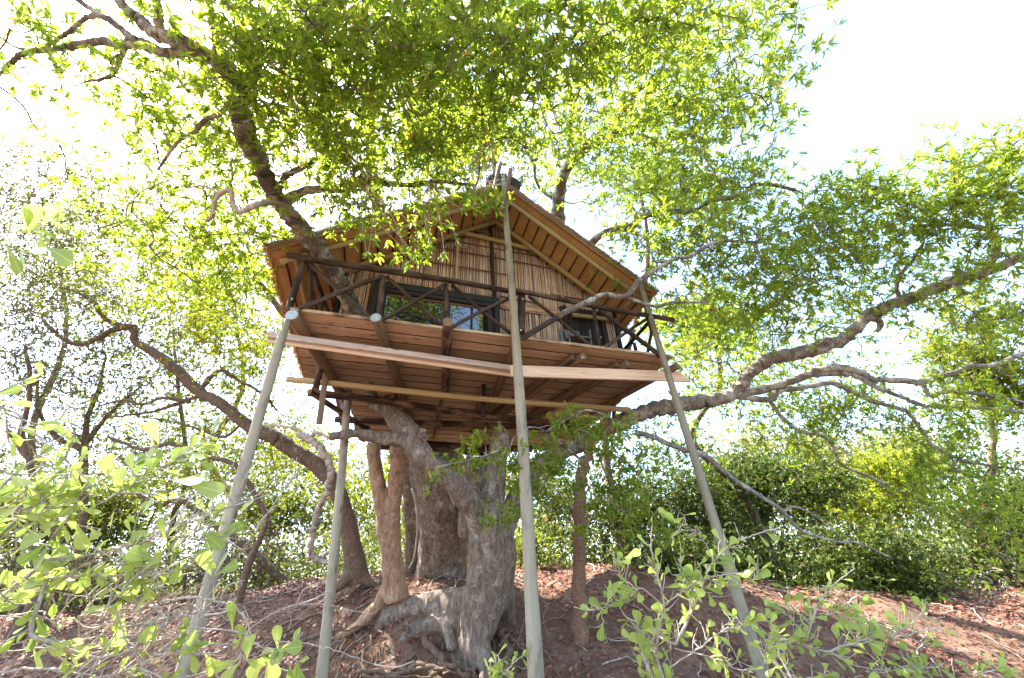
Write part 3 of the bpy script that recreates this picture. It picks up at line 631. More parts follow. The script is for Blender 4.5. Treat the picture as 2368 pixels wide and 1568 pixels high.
class Grow:
    """branch skeleton: tips reach out from the nearest wood"""
    def __init__(s): s.N = np.zeros((0, 3)); s.R = np.zeros(0); s.T = Tubes()
    def seed(s, p, r): s.N = np.vstack([s.N, p]); s.R = np.concatenate([s.R, r])
    def reach(s, tips, rmin=.006, rmax=.05, jit=.12, step=.22, sag=.0, k=5):
        d0 = np.array([np.min(np.sum((s.N - t_) ** 2, 1)) for t_ in tips])
        for t_ in tips[np.argsort(d0)]:
            D = np.sum((s.N - t_) ** 2, 1); i = int(np.argmin(D + .02 * (s.R < rmin * 1.4))); a = s.N[i]; L = math.sqrt(D[i])
            if L < .05: continue
            n = max(3, int(L / step) + 2); u = np.linspace(0, 1, n)[:, None]
            p = a + (t_ - a) * u + rng.standard_normal((n, 3)) * jit * L * .5 * np.sin(u * math.pi) - np.array([0, 0, sag * L]) * np.sin(u * math.pi)
            r0 = min(s.R[i] * .75, rmax, rmin + .014 * L); r = np.linspace(max(r0, rmin), rmin, n); q = spline(p, n * 2); rr = np.interp(np.linspace(0, 1, len(q)), np.linspace(0, 1, n), r)
            s.T.add(q if k > 3 else q[::2], rr if k > 3 else rr[::2], k, False); s.N = np.vstack([s.N, q[2:]]); s.R = np.concatenate([s.R, rr[2:]])
def blob(px, py, t, rx, ry, rt, n):
    """points in an ellipsoid whose seat was measured in the photograph"""
    g = rng.standard_normal((n, 3)); g = nrm(g) * rng.uniform(0, 1, n)[:, None] ** (1 / 2.2)
    c = P(px, py, t); s = t / F; return c + np.outer(g[:, 0] * rx * s, RI) + np.outer(g[:, 1] * ry * s, UP) + np.outer(g[:, 2] * rt, FW)
def twiglets(T, pos, tips, r=.004):
    for a, b in zip(pos, tips):
        m = (a + b) / 2 + rng.standard_normal(3) * .05; T.add(np.array([a, m, b]), [r * 1.5, r, r * .7], 3, False)

# ---- the great tree under and over the house
base = P(1095, 1430, 7.9)
tree = thing('great_tree', 'huge old tree with hollow looped trunk growing through the tree house', 'tree', base)
tA = 7.7
trunk_tubes = [
    ([P(1088, 1545, 7.2), P(1096, 1490, 7.4), P(1112, 1420, 7.7), P(1134, 1350, 7.9), P(1141, 1285, 8.0), P(1130, 1210, 8.2), P(1118, 1160, 8.3)], [.15, .24, .38, .44, .45, .40, .34]),
    ([P(1150, 1300, 8.1), P(1128, 1400, 7.7), P(1118, 1470, 7.4)], [.28, .22, .14]),
    ([P(1108, 1250, 7.85), P(1100, 1330, 7.7), P(1085, 1400, 7.6), P(1078, 1450, 7.5)], [.16, .18, .16, .1]),
    ([P(1120, 1215, 8.1), P(1090, 1172, 8.05), P(1042, 1108, 8.0), P(994, 1068, 8.1), P(966, 1034, 8.2), P(944, 1000, 8.4), P(912, 962, 8.8), P(900, 935, 9.1)], [.30, .24, .21, .20, .21, .23, .22, .21]),
    ([P(1125, 1200, 8.3), P(1143, 1130, 8.6), P(1149, 1060, 8.9), P(1157, 1000, 9.3)], [.34, .25, .21, .2]),
    ([P(1150, 1250, 8.3), P(1185, 1180, 8.7), P(1240, 1085, 9.0), P(1330, 1030, 9.3), P(1450, 968, 9.5)], [.28, .22, .2, .19, .19]),
    ([P(985, 1075, 8.1), P(935, 1022, 8.1), P(878, 1013, 8.0), P(822, 1002, 7.8), P(760, 1010, 7.6)], [.17, .15, .12, .10, .08]),
    ([P(970, 1030, 8.2), P(978, 1010, 8.1), P(978, 992, 8.0)], [.10, .09, .07]),
    ([P(1115, 1385, 7.8), P(1065, 1388, 8.0), P(1010, 1394, 8.25), P(955, 1404, 8.4), P(915, 1420, 8.4), P(880, 1450, 8.3)], [.36, .25, .22, .215, .20, .15]),
    ([P(1150, 1340, 8.1), P(1172, 1400, 8.3), P(1175, 1480, 8.2)], [.26, .18, .12]),
    ([P(1085, 1480, 7.6), P(1070, 1540, 7.3), P(1060, 1590, 7.0)], [.26, .2, .15]),
    ([P(1085, 1440, 7.8), P(1020, 1440, 7.9), P(960, 1460, 7.9), P(920, 1500, 7.7), P(900, 1540, 7.4)], [.24, .17, .15, .12, .08]),
    ([P(1060, 1400, 8.0), P(1035, 1450, 7.7), P(1045, 1500, 7.3)], [.16, .11, .06]),
    ([P(1110, 1500, 7.4), P(1120, 1540, 7.1), P(1115, 1580, 6.9)], [.2, .13, .08]),
    ([P(905, 1400, 8.7), P(880, 1450, 8.3), P(868, 1500, 7.9)], [.15, .11, .06]),
    ([P(1015, 1390, 10.3), P(1022, 1300, 10.4), P(1028, 1220, 10.4), P(1020, 1130, 10.4), P(1010, 1050, 10.5)], [.70, .62, .60, .62, .64]),
    ([P(978, 1375, 10.0), P(988, 1290, 10.0), P(985, 1220, 10.1), P(970, 1130, 10.3), P(965, 1050, 10.4)], [.20, .17, .17, .2, .25]),
    ([P(960, 1340, 11.0), P(956, 1240, 11.0), P(950, 1150, 11.0), P(940, 1060, 11.0)], [.28, .22, .22, .25]),
    ([P(1095, 1240, 9.6), P(1100, 1150, 9.8), P(1090, 1060, 10.0)], [.4, .4, .4]),
]
fused('trunk', trunk_tubes, .038, M['barklow'], tree, .05, 4.2, 1, .28)
stem_tubes = [
    ([P(862, 1025, 9.0), P(868, 1080, 8.9), P(882, 1169, 8.8), P(896, 1260, 8.7), P(908, 1330, 8.6), P(918, 1385, 8.5)], [.15, .15, .15, .17, .20, .26]),
    ([P(925, 1030, 8.9), P(919, 1070, 8.9), P(910, 1170, 8.8), P(908, 1260, 8.7), P(916, 1340, 8.6), P(930, 1400, 8.5)], [.20, .17, .16, .17, .19, .2]),
    ([P(905, 1345, 8.6), P(880, 1390, 8.5), P(845, 1430, 8.3), P(800, 1465, 8.1), P(740, 1490, 7.9)], [.17, .14, .11, .08, .05]),
]
o = fused('stem', stem_tubes, .028, M['barktan'], tree, .032, 6.5, 1, .22); o['label'] = 'tan twin stem with furrowed bark'
# roots creeping down the bank
def rootpts(p): return spline(p, len(p) * 6)
ROOTS = [([(1045, 1425, 7.5), (1075, 1460, 7.2), (1105, 1490, 7.1)], .07), ([(985, 1470, 7.6), (1020, 1500, 7.2), (1060, 1535, 6.9), (1090, 1580, 6.8)], .10),
         ([(1160, 1430, 7.9), (1175, 1490, 7.4), (1172, 1545, 7.0), (1150, 1600, 6.8)], .10), ([(830, 1535, 7.0), (900, 1545, 7.0), (960, 1540, 7.0), (1010, 1545, 6.9), (1060, 1560, 6.8)], .06),
         ([(840, 1520, 7.1), (850, 1545, 6.9), (930, 1560, 6.9), (1000, 1568, 6.7)], .045), ([(1150, 1300, 8.2), (1172, 1360, 8.1), (1190, 1420, 7.8), (1215, 1460, 7.5)], .04),
         ([(930, 1430, 7.9), (950, 1450, 7.7), (975, 1440, 7.7)], .06), ([(860, 1450, 7.9), (855, 1490, 7.5), (862, 1510, 7.3)], .025), ([(680, 1475, 7.7), (740, 1465, 7.8), (800, 1455, 8.0), (870, 1440, 8.2)], .045),
         ([(1020, 1550, 6.9), (985, 1575, 6.7), (960, 1600, 6.6)], .05), ([(760, 1420, 8.5), (700, 1430, 8.3), (640, 1470, 7.9), (600, 1480, 7.7)], .05), ([(1180, 1400, 7.9), (1225, 1425, 7.7), (1260, 1440, 7.7)], .03),
         ([(950, 1470, 7.4), (975, 1420, 7.6), (980, 1445, 7.4)], .055), ([(935, 1485, 7.3), (1000, 1520, 7.0), (1040, 1545, 6.8)], .08)]
for k in range(16):
    x_, y_ = rng.uniform(800, 1260), rng.uniform(1400, 1500); t_ = 8.3 - (y_ - 1400) / 130; dx = rng.uniform(-70, 70); ROOTS.append(([(x_, y_, t_), (x_ + dx * .4, y_ + 25, t_ - .25), (x_ + dx * .7 + rng.uniform(-15, 15), y_ + 55, t_ - .5), (x_ + dx, y_ + 85, t_ - .75)], rng.uniform(.014, .04)))
for pts, r in ROOTS:
    w = poly(pts); w = rootpts(w); w[:, 2] = gz(w[:, 0], w[:, 1]) + np.clip(w[:, 2] - gz(w[:, 0], w[:, 1]), -r * .3, .25)
    T = Tubes(); n = len(w); r *= .72; wig = np.array([[mnoise.noise(Vector((i_ * .35, j_ * 7.0, r * 90))) for j_ in range(3)] for i_ in range(n)]) * r * 1.5; T.add(w + wig, np.linspace(r, r * .3, n) * (1 + .25 * np.array([mnoise.noise(Vector((i_ * .6, r * 50, 1))) for i_ in range(n)])), 9, True, .07)
    put(link('root', T.mesh('root'), M['rootm'], tree), tree)

G = Grow(); LIMBS = []
def L_(pts, w0, w1, parent=tree, mat='bark', k=11, name='limb', reg=True):
    """limb through measured points; w0,w1 = diameters in metres"""
    T = Tubes(); p, r = limb(T, poly(pts), w0 / 2, w1 / 2, k)
    o = put(link(name, T.mesh(name), M[mat], parent), parent)
    if reg: G.seed(p, r)
    return o
# left limb: out through the wall, up past the eave
HP = lambda x, y, z: lw(x, y, z)
T = Tubes(); pass
pp = [P(904, 938, 9.0), HP(-2.35, 3.4, .0), HP(-2.55, 2.0, .12)]; YL = lambda a, b, c: lw(*ly(a, b, c))
pp2 = [YL(822, 735, 1.25), YL(815, 718, .95), YL(792, 668, .6), YL(762, 618, .25), YL(722, 565, -.12), YL(690, 525, -.4), P(650, 470, 6.75), P(618, 420, 6.4), P(590, 360, 6.0), P(570, 310, 5.6), P(552, 250, 5.5), P(543, 200, 5.4), P(520, 158, 5.3), P(485, 130, 5.2), P(440, 108, 5.1), P(400, 90, 5.0)]
p, r = limb(T, np.array(pp + pp2), .185, .09, 14); G.seed(p[30:], r[30:])
o = put(link('limb', T.mesh('limb'), M['bark'], tree), tree); o['label'] = 'dark lichened limb leaning out past the left eave'
L_([(400, 90, 5.0), (361, 78, 5.0), (324, 48, 5.0), (284, 15, 5.0), (262, -40, 5.0)], .17, .09)
L_([(376, 82, 5.0), (366, 40, 4.9), (361, -30, 4.8)], .12, .08)
L_([(425, 122, 5.1), (385, 122, 5.1), (324, 104, 5.1), (280, 102, 5.2), (236, 96, 5.3), (166, 107, 5.4), (122, 114, 5.5), (55, 125, 5.6), (25, 145, 5.6), (-20, 190, 5.6)], .12, .05)
L_([(345, 104, 5.1), (310, 92, 5.1), (280, 66, 5.1), (228, 33, 5.1), (184, 4, 5.1), (150, -30, 5.1)], .10, .05)
L_([(228, 33, 5.1), (195, 44, 5.2), (166, 70, 5.3), (140, 88, 5.4), (100, 110, 5.5), (60, 116, 5.6), (20, 100, 5.7), (-30, 60, 5.7)], .06, .03)
L_([(298, 84, 5.1), (284, 122, 5.2), (265, 166, 5.3), (236, 184, 5.4), (205, 187, 5.5)], .07, .03)
L_([(550, 236, 5.5), (531, 238, 5.6), (509, 262, 5.6), (472, 280, 5.7), (450, 306, 5.8), (413, 328, 5.9), (387, 361, 6.0), (365, 392, 6.1)], .09, .03)
L_([(500, 132, 5.2), (498, 85, 5.2), (490, 55, 5.2), (486, 18, 5.1), (480, -20, 5.0)], .09, .06)
L_([(560, 150, 5.4), (579, 114, 5.3), (552, 85, 5.2), (558, 58, 5.2), (588, 48, 5.2), (620, 40, 5.1)], .12, .05)
L_([(640, 445, 6.5), (660, 410, 6.5), (700, 385, 6.4), (755, 360, 6.9), (800, 350, 7.3)], .12, .06)
L_([(655, 470, 6.7), (681, 452, 6.6), (725, 438, 6.6), (784, 436, 6.6), (831, 424, 6.7), (873, 421, 6.9), (932, 428, 7.1), (1010, 420, 7.2), (1100, 430, 7.2)], .17, .05)
L_([(690, 500, 6.75), (655, 478, 6.4), (626, 468, 6.0), (590, 475, 5.5), (553, 490, 5.5), (538, 470, 5.5), (531, 440, 5.5), (497, 461, 5.5), (494, 497, 5.5), (475, 512, 5.5)], .09, .04, mat='barkpale')
L_([(531, 440, 5.5), (505, 445, 5.5), (470, 430, 5.6), (430, 435, 5.7)], .05, .02, mat='barkpale')
o = log('cut_stub', lw(*ly(700, 545, -.3)), lw(*ly(688, 528, -.5)), .085, .075, M['barkpale'], None, .0, 12); o.parent = tree; o.matrix_basis = Matrix.Translation(-Vector(tree.location)) @ o.matrix_basis; o['label'] = 'round pale cut stub on the limb'
# limbs behind the roof
L_([(880, 520, 10.2), (868, 454, 9.8), (858, 383, 9.3), (855, 324, 8.8), (850, 280, 8.4), (830, 262, 8.2), (808, 250, 8.0), (781, 233, 7.7), (740, 190, 7.2), (700, 150, 6.8)], .30, .10)
L_([(853, 285, 8.5), (865, 252, 8.2), (876, 230, 8.0), (887, 200, 7.7), (917, 174, 7.4), (952, 139, 7.1), (991, 115, 6.8), (1020, 82, 6.5), (1041, 62, 6.3), (1079, 59, 6.2), (1123, 62, 6.1), (1182, 41, 6.0), (1250, 30, 5.8)], .22, .06)
L_([(890, 190, 7.6), (888, 118, 7.0), (873, 74, 6.6), (837, 44, 6.3), (823, 6, 6.0), (800, -40, 5.8)], .11, .06)
L_([(1020, 82, 6.5), (1003, 60, 6.3), (1000, 20, 6.1), (990, -20, 5.9)], .08, .05)
L_([(1100, 18, 5.8), (1138, 26, 5.8), (1191, 32, 5.8), (1235, 32, 5.8), (1310, 10, 5.8)], .10, .06)
L_([(1290, 520, 11.0), (1290, 479, 10.7), (1297, 424, 10.2), (1314, 380, 9.8), (1340, 352, 9.5), (1369, 330, 9.3), (1414, 317, 9.1), (1462, 295, 8.9), (1487, 280, 8.8), (1524, 269, 8.7), (1561, 254, 8.6), (1616, 254, 8.5), (1664, 262, 8.4)], .36, .07)
L_([(1395, 322, 9.2), (1420, 300, 9.0), (1440, 265, 8.8), (1470, 215, 8.4), (1530, 170, 8.1), (1600, 120, 7.9), (1680, 80, 7.7)], .16, .04)
L_([(1312, 385, 9.8), (1320, 330, 9.5), (1318, 270, 9.1), (1340, 200, 8.6), (1350, 120, 8.1), (1390, 40, 7.6)], .15, .05)
L_([(1448, 305, 8.9), (1500, 318, 8.8), (1540, 345, 8.8), (1580, 370, 8.8)], .06, .03)
L_([(1290, 470, 10.7), (1245, 430, 10.4), (1236, 380, 10.1), (1255, 330, 9.8), (1262, 290, 9.5), (1290, 270, 9.2)], .09, .04)
L_([(1220, 345, 9.8), (1190, 290, 9.4), (1185, 240, 9.0), (1200, 190, 8.6)], .06, .03)
L_([(1236, 380, 10.1), (1200, 320, 9.8), (1160, 270, 9.0), (1180, 200, 8.4), (1210, 150, 7.9), (1290, 125, 7.6), (1370, 118, 7.5)], .09, .03)
L_([(1340, 600, 10.5), (1377, 553, 10.0), (1414, 534, 9.7), (1462, 523, 9.5), (1484, 501, 9.3), (1543, 490, 9.1), (1613, 486, 9.0), (1642, 464, 8.9), (1708, 453, 8.8), (1745, 431, 8.7), (1782, 427, 8.6), (1837, 439, 8.5)], .20, .06)
L_([(1475, 500, 9.4), (1460, 480, 9.6), (1440, 494, 9.8)], .07, .03)
# branch lying over the right of the railing
L_([(1290, 730, 6.75), (1330, 712, 6.72), (1372, 693, 6.7), (1396, 682, 6.7), (1446, 684, 6.8), (1479, 648, 6.9), (1513, 625, 7.0), (1562, 599, 7.1), (1595, 592, 7.2), (1660, 560, 7.4), (1760, 560, 7.6)], .11, .05)
L_([(1440, 686, 6.8), (1489, 702, 6.9), (1522, 709, 7.0), (1550, 700, 7.0), (1640, 700, 7.2)], .07, .03)
# the great limb to the right and its forks
L_([(1430, 978, 9.5), (1502, 950, 9.4), (1560, 938, 9.3), (1613, 930, 9.2), (1686, 914, 9.1), (1716, 889, 9.0), (1741, 851, 8.9), (1797, 826, 8.8), (1870, 810, 8.6), (1926, 793, 8.5), (1970, 766, 8.4), (2018, 722, 8.3), (2073, 700, 8.2), (2147, 674, 8.0), (2220, 643, 7.9), (2283, 626, 7.8), (2367, 592, 7.6), (2460, 540, 7.4)], .34, .17, mat='barklimb').__setitem__('label', 'thick lichened limb sweeping out to the right')
L_([(2270, 630, 7.8), (2300, 590, 7.7), (2300, 555, 7.6), (2280, 530, 7.5), (2200, 520, 7.5), (2110, 525, 7.6)], .16, .05, mat='barklimb')
L_([(2010, 735, 8.3), (2035, 745, 8.3), (2030, 765, 8.3)], .12, .09, mat='barklimb')
L_([(2080, 700, 8.2), (2075, 650, 8.1), (2110, 600, 8.0), (2130, 570, 7.9), (2135, 545, 7.9)], .08, .04, mat='barklimb')
L_([(1686, 914, 9.1), (1760, 901, 9.1), (1833, 880, 9.0), (1892, 858, 8.9), (1944, 851, 8.8), (1992, 862, 8.7), (2018, 876, 8.6), (2091, 880, 8.4), (2128, 882, 8.3), (2183, 869, 8.2), (2239, 847, 8.1), (2305, 843, 8.0), (2400, 800, 7.9)], .19, .08, mat='barklimb')
L_([(1880, 866, 8.9), (1944, 864, 8.8), (1985, 872, 8.7), (2020, 893, 8.6), (2091, 921, 8.5), (2147, 940, 8.4), (2230, 940, 8.2), (2380, 955, 8.0)], .12, .06, mat='barklimb')
L_([(1690, 916, 9.1), (1730, 920, 9.1), (1782, 924, 9.1), (1800, 905, 9.1), (1852, 897, 9.0), (1918, 886, 8.9), (1962, 902, 8.8), (2018, 928, 8.7), (2091, 950, 8.5), (2121, 983, 8.4), (2147, 1020, 8.3), (2183, 1046, 8.2), (2257, 1072, 8.0), (2380, 1088, 7.8)], .14, .05, mat='barklimb')
L_([(1778, 925, 9.1), (1808, 965, 9.1), (1856, 1000, 9.1), (1907, 1007, 9.0), (1933, 1053, 9.0), (1951, 1079, 9.0), (2018, 1105, 8.9), (2090, 1140, 8.9)], .09, .04, mat='barklimb')
L_([(2128, 882, 8.3), (2150, 915, 8.3), (2190, 905, 8.2), (2290, 915, 8.1), (2390, 935, 8.0)], .09, .05, mat='barklimb')
L_([(1470, 1000, 9.2), (1502, 1008, 9.0), (1557, 1031, 8.7), (1627, 1053, 8.4), (1664, 1083, 8.3), (1708, 1116, 8.2), (1767, 1153, 8.1), (1803, 1177, 8.1), (1840, 1218, 8.0), (1877, 1237, 8.0), (1937, 1253, 8.0), (1983, 1255, 8.0), (2060, 1290, 8.0)], .13, .03, mat='barklimb')
L_([(1812, 1183, 8.1), (1835, 1172, 8.1), (1880, 1190, 8.1), (1930, 1230, 8.0)], .06, .02, mat='barklimb')

# crown: shoots in measured volumes, twigs reaching for them
CR = [  # px, py, t, rx, ry, rt, shoots
    (700, 120, 5.6, 230, 190, 1.2, 900), (950, 150, 6.0, 260, 200, 1.5, 1300), (1230, 140, 6.4, 260, 190, 1.6, 1300), (1480, 150, 7.0, 230, 200, 1.6, 1200), (1650, 230, 7.6, 190, 220, 1.4, 900),
    (760, 330, 6.2, 180, 170, 1.2, 700), (1000, 330, 7.0, 220, 150, 1.4, 900), (880, 60, 4.8, 380, 110, .9, 800), (1330, 50, 5.4, 380, 100, 1.0, 900), (1150, 300, 8.3, 200, 160, 1.6, 600),
    (1420, 340, 9.3, 190, 140, 1.5, 480), (1600, 400, 8.9, 200, 130, 1.4, 600), (1760, 500, 8.4, 160, 120, 1.2, 480), (560, 400, 6.6, 150, 150, 1.0, 360), (440, 330, 6.6, 160, 120, 1.0, 260),
    (430, 560, 7.4, 170, 140, 1.2, 420), (300, 420, 7.4, 130, 150, 1.2, 240), (600, 560, 7.8, 120, 110, 1.0, 420), (560, 640, 9.2, 180, 110, 1.4, 420), (380, 190, 5.6, 170, 90, .8, 190), (150, 130, 5.6, 160, 90, .8, 110), (60, 60, 5.4, 90, 80, .8, 90),
    (560, 60, 4.9, 120, 110, .7, 320), (620, 200, 5.2, 120, 120, .6, 330), (1700, 60, 7.2, 130, 100, 1.2, 380),
    (1500, 560, 8.6, 140, 120, 1.2, 300), (1640, 600, 7.8, 170, 120, 1.0, 520), (1800, 680, 8.0, 160, 120, 1.1, 520), (1680, 760, 9.6, 170, 110, 1.2, 520),
    (1880, 540, 8.0, 180, 120, 1.2, 560), (2060, 500, 7.6, 190, 120, 1.2, 620), (2240, 440, 7.2, 160, 140, 1.2, 620), (2330, 370, 6.8, 80, 100, .8, 240), (2280, 700, 7.4, 150, 130, 1.1, 420), (2090, 640, 8.2, 130, 90, 1.0, 300), (1950, 690, 8.8, 110, 90, 1.0, 240),
    (1800, 930, 9.8, 190, 95, 1.1, 620), (1960, 930, 9.6, 130, 100, 1.0, 420), (1620, 880, 10.4, 130, 110, 1.2, 380), (1560, 1000, 10.4, 130, 80, 1.0, 320), (1880, 1040, 9.4, 90, 50, .6, 160), (2240, 960, 8.0, 150, 150, 1.0, 420), (2150, 1090, 8.3, 140, 90, .8, 260), (2300, 1180, 7.8, 110, 120, .8, 260), (1850, 820, 10.2, 150, 90, 1.1, 380),
    (1500, -150, 4.6, 600, 200, 1.0, 160), (700, -200, 4.2, 600, 200, 1.0, 160),
]
sh = []; tips = []
for b in CR:
    n = int(b[6] * (.60 if b[1] < 250 and b[0] > 480 else .74)); c = max(6, n // 12); cen = blob(*b[:6], c); idx = rng.integers(0, c, n); s_ = .26 + .02 * b[2]
    pts = cen[idx] + rng.standard_normal((n, 3)) * np.array([s_, s_, s_ * .55]) * .75; sh.append(pts); tips.append(cen)
# canopy that hangs over and behind the viewer (it shades and is mirrored in the window)
for c0, rr, n in (((-4.5, -2.5, 8.8), 1.8, 420), ((2.6, -1.2, 11.5), 1.0, 200)):
    c = np.array(c0) + rng.standard_normal((30, 3)) * np.array([rr, rr, .5]) * .6; tips.append(c); sh.append(c[rng.integers(0, 30, n)] + rng.standard_normal((n, 3)) * .32)
tips = np.concatenate(tips); sh = np.concatenate(sh)
def pix(q): v = q - CAM; z = v @ FW; return W / 2 + F * (v @ RI) / z, H / 2 - F * (v @ UP) / z, z
def pruned(q, tmax=9.0):                      # twigs cut back from the gable, the ridge and the right rake
    a, b, z = pix(q); cut = ((a > 1100) & (a < 1225) & (b > 360) & (b < 445)) | ((a > 1195) & (a < 1500) & (b > 400 + (a - 1195) * .72) & (b < 700)) | ((a > 1000) & (a < 1200) & (b > 520) & (b < 690))
    return ~(cut & (z < tmax) & (z > 0))
_m = lw(*ly(1075, 735, YW)); _n = lw(0, 0, 0) - lw(0, .995, .07); _n /= np.linalg.norm(_n); _v = nrm(_m - CAM); _rv = _v - 2 * np.dot(_v, _n) * _n
_q = sh - _m; _t = _q @ _rv; sh = sh[~((_t > 1) & (np.linalg.norm(_q - _t[:, None] * _rv, axis=1) < .55))]   # gap in the crown facing the window
sh = sh[pruned(sh)]; tips = tips[pruned(tips)]
G.reach(tips, .010, .05, .20, .3)
near_i = np.array([int(np.argmin(np.sum((G.N - s_) ** 2, 1))) for s_ in sh]); a = G.N[near_i]
keep = np.linalg.norm(sh - a, axis=1) > .08
sel = rng.random(len(sh)) < .55; TW = Tubes(); twiglets(TW, a[keep & sel], sh[keep & sel], .0042)
put(link('branches', G.T.mesh('branches'), M['bark'], tree, 'stuff'), tree)
put(link('twigs', TW.mesh('twigs'), M['barkdry'], tree, 'stuff'), tree)
ax = nrm(nrm(sh - a) * .8 + rng.standard_normal((len(sh), 3)) * .55 + np.array([0, 0, .35]))
pos, d, up, LL, wd = sprigs(sh, ax, 8, .138, .033)
# keep the house front and gaps of sky as open as they are in the photograph
put(leaf_mesh_obj('crown', (pos, d, up, LL, wd, rng.random(len(pos))), M['leafmain'], tree), tree)
# hanging spray in front of the gable: single leaves
ul = [unit_leaf('leaf', False, M['leafspray'], 1, .30, s_) for s_ in range(4)]
SP = [(900, 470, 6.0, 95, 60), (980, 520, 5.9, 90, 60), (860, 550, 5.9, 60, 50), (1060, 460, 5.8, 90, 45), (1120, 450, 5.7, 60, 40), (960, 590, 5.9, 60, 30), (840, 480, 6.1, 60, 50), (1020, 560, 5.9, 50, 40), (780, 500, 6.2, 50, 50)]
hang = []; T = Tubes(); src = P(900, 425, 6.9)
for k in range(44):
    b = SP[k % len(SP)]; c = blob(b[0], b[1], b[2], b[3], b[4], .3, 1)[0]; i = int(np.argmin(np.sum((G.N - (c + np.array([0, .2, .35]))) ** 2, 1))); q = spline([G.N[i], (G.N[i] + c) / 2 + rng.standard_normal(3) * .12 + np.array([0, 0, .06]), c], 8); T.add(q, np.linspace(.009, .004, 8), 4, False)
    hang.append((c, nrm(q[-1] - q[-3])))
put(link('hanging_twigs', T.mesh('hanging_twigs'), M['twigpale'], tree, 'stuff'), tree)
cs = np.array([h[0] for h in hang]); axs = np.array([h[1] for h in hang]); pos, d, up, LL, wd = sprigs(cs, axs, 7, .125, .034, along=.5)
for k in range(len(pos)): place_leaf(ul[k % 4], tree, pos[k], d[k], up[k], LL[k])
c2 = np.concatenate([blob(b[0], b[1], b[2] + .15, b[3] * 1.15, b[4] * 1.1, .35, 22) for b in SP]); c2 = c2[pruned(c2)]; a2 = nrm(rng.standard_normal(c2.shape) + np.array([.3, 0, -.3]))
cl = sprigs(c2, a2, 7, .115, .033); put(leaf_mesh_obj('spray_leaves', (*cl, rng.random(len(cl[0]))), M['leafmain'], tree), tree)

# ---- slim straight tree with a low spray in front of the centre pole
sb = P(1345, 1540, 7.6); sb[2] = gz(sb[0], sb[1])
slim = thing('slim_tree', 'slim straight reddish trunk right of the tallest pole with low green spray', 'tree', sb)
G2 = Grow(); T = Tubes(); p, r = limb(T, np.array([P(1346, 1660, 7.2), P(1345, 1568, 7.5), P(1342, 1450, 7.8), P(1340, 1300, 8.3), P(1341, 1150, 8.7), P(1352, 1070, 8.9), P(1372, 1012, 9.1), P(1400, 975, 9.3)]), .17, .09, 14); G2.seed(p[28:], r[28:])
put(link('trunk', T.mesh('trunk'), M['barkslim'], slim), slim)
T = Tubes(); BRS = [[(1352, 1070, 8.9), (1300, 1030, 8.0), (1262, 1000, 7.2), (1225, 988, 6.6), (1190, 1010, 6.3), (1176, 1045, 6.2)], [(1176, 1045, 6.2), (1170, 1000, 6.2), (1150, 975, 6.2)], [(1262, 1000, 7.2), (1330, 960, 6.9), (1370, 950, 6.8), (1450, 985, 6.7)], [(1176, 1035, 6.2), (1100, 1060, 6.2), (1010, 1080, 6.2)],
       [(1300, 1030, 8.0), (1380, 1040, 7.2), (1460, 1080, 6.9), (1520, 1180, 6.8)], [(1262, 1000, 7.2), (1270, 1080, 6.6), (1240, 1150, 6.5), (1160, 1210, 6.5)], [(1380, 1040, 7.2), (1410, 1120, 6.9), (1450, 1200, 6.8)], [(1341, 1150, 8.7), (1310, 1110, 8.2), (1290, 1060, 7.6)]]
for k, b in enumerate(BRS): p, r = limb(T, poly(b), .03 if k in (0, 2, 4) else .02, .008, 7); G2.seed(p, r)
put(link('branches', T.mesh('branches'), M['bark'], slim), slim)
SB = [(1120, 1050, 6.2, 110, 35), (1010, 1085, 6.2, 40, 25), (1230, 1060, 6.4, 110, 60), (1320, 990, 6.7, 80, 45), (1400, 1010, 6.8, 90, 60), (1440, 1090, 6.8, 90, 90), (1480, 1180, 6.8, 70, 70), (1210, 1140, 6.4, 70, 40), (1170, 1195, 6.5, 50, 40), (1300, 1100, 6.9, 70, 60), (1380, 1160, 6.9, 70, 50), (1530, 1210, 6.8, 40, 30), (1340, 1230, 7.2, 40, 30)]
cen = np.concatenate([blob(*b[:3], b[3], b[4], .35, max(4, int(b[3] * b[4] / 260))) for b in SB]); G2.reach(cen, .004, .012, .2, .15, -.03)
put(link('twigs', G2.T.mesh('twigs'), M['twigpale'], slim, 'stuff'), slim)
ii = rng.permutation(len(cen)); first = cen[ii[:42]]
axs = nrm(rng.standard_normal(first.shape) * .7 + np.array([.2, -.3, -.1])); pos, d, up, LL, wd = sprigs(first, axs, 7, .12, .034)
for k in range(len(pos)): place_leaf(ul[k % 4], slim, pos[k], d[k], up[k], LL[k])
c3 = np.concatenate([cen + rng.standard_normal(cen.shape) * .09 for _ in range(4)]); a3 = nrm(rng.standard_normal(c3.shape) * .8 + np.array([.2, -.2, 0])); cl = sprigs(c3, a3, 7, .115, .033)
put(leaf_mesh_obj('crown', (*cl, rng.random(len(cl[0]))), M['leafmain'], slim), slim)

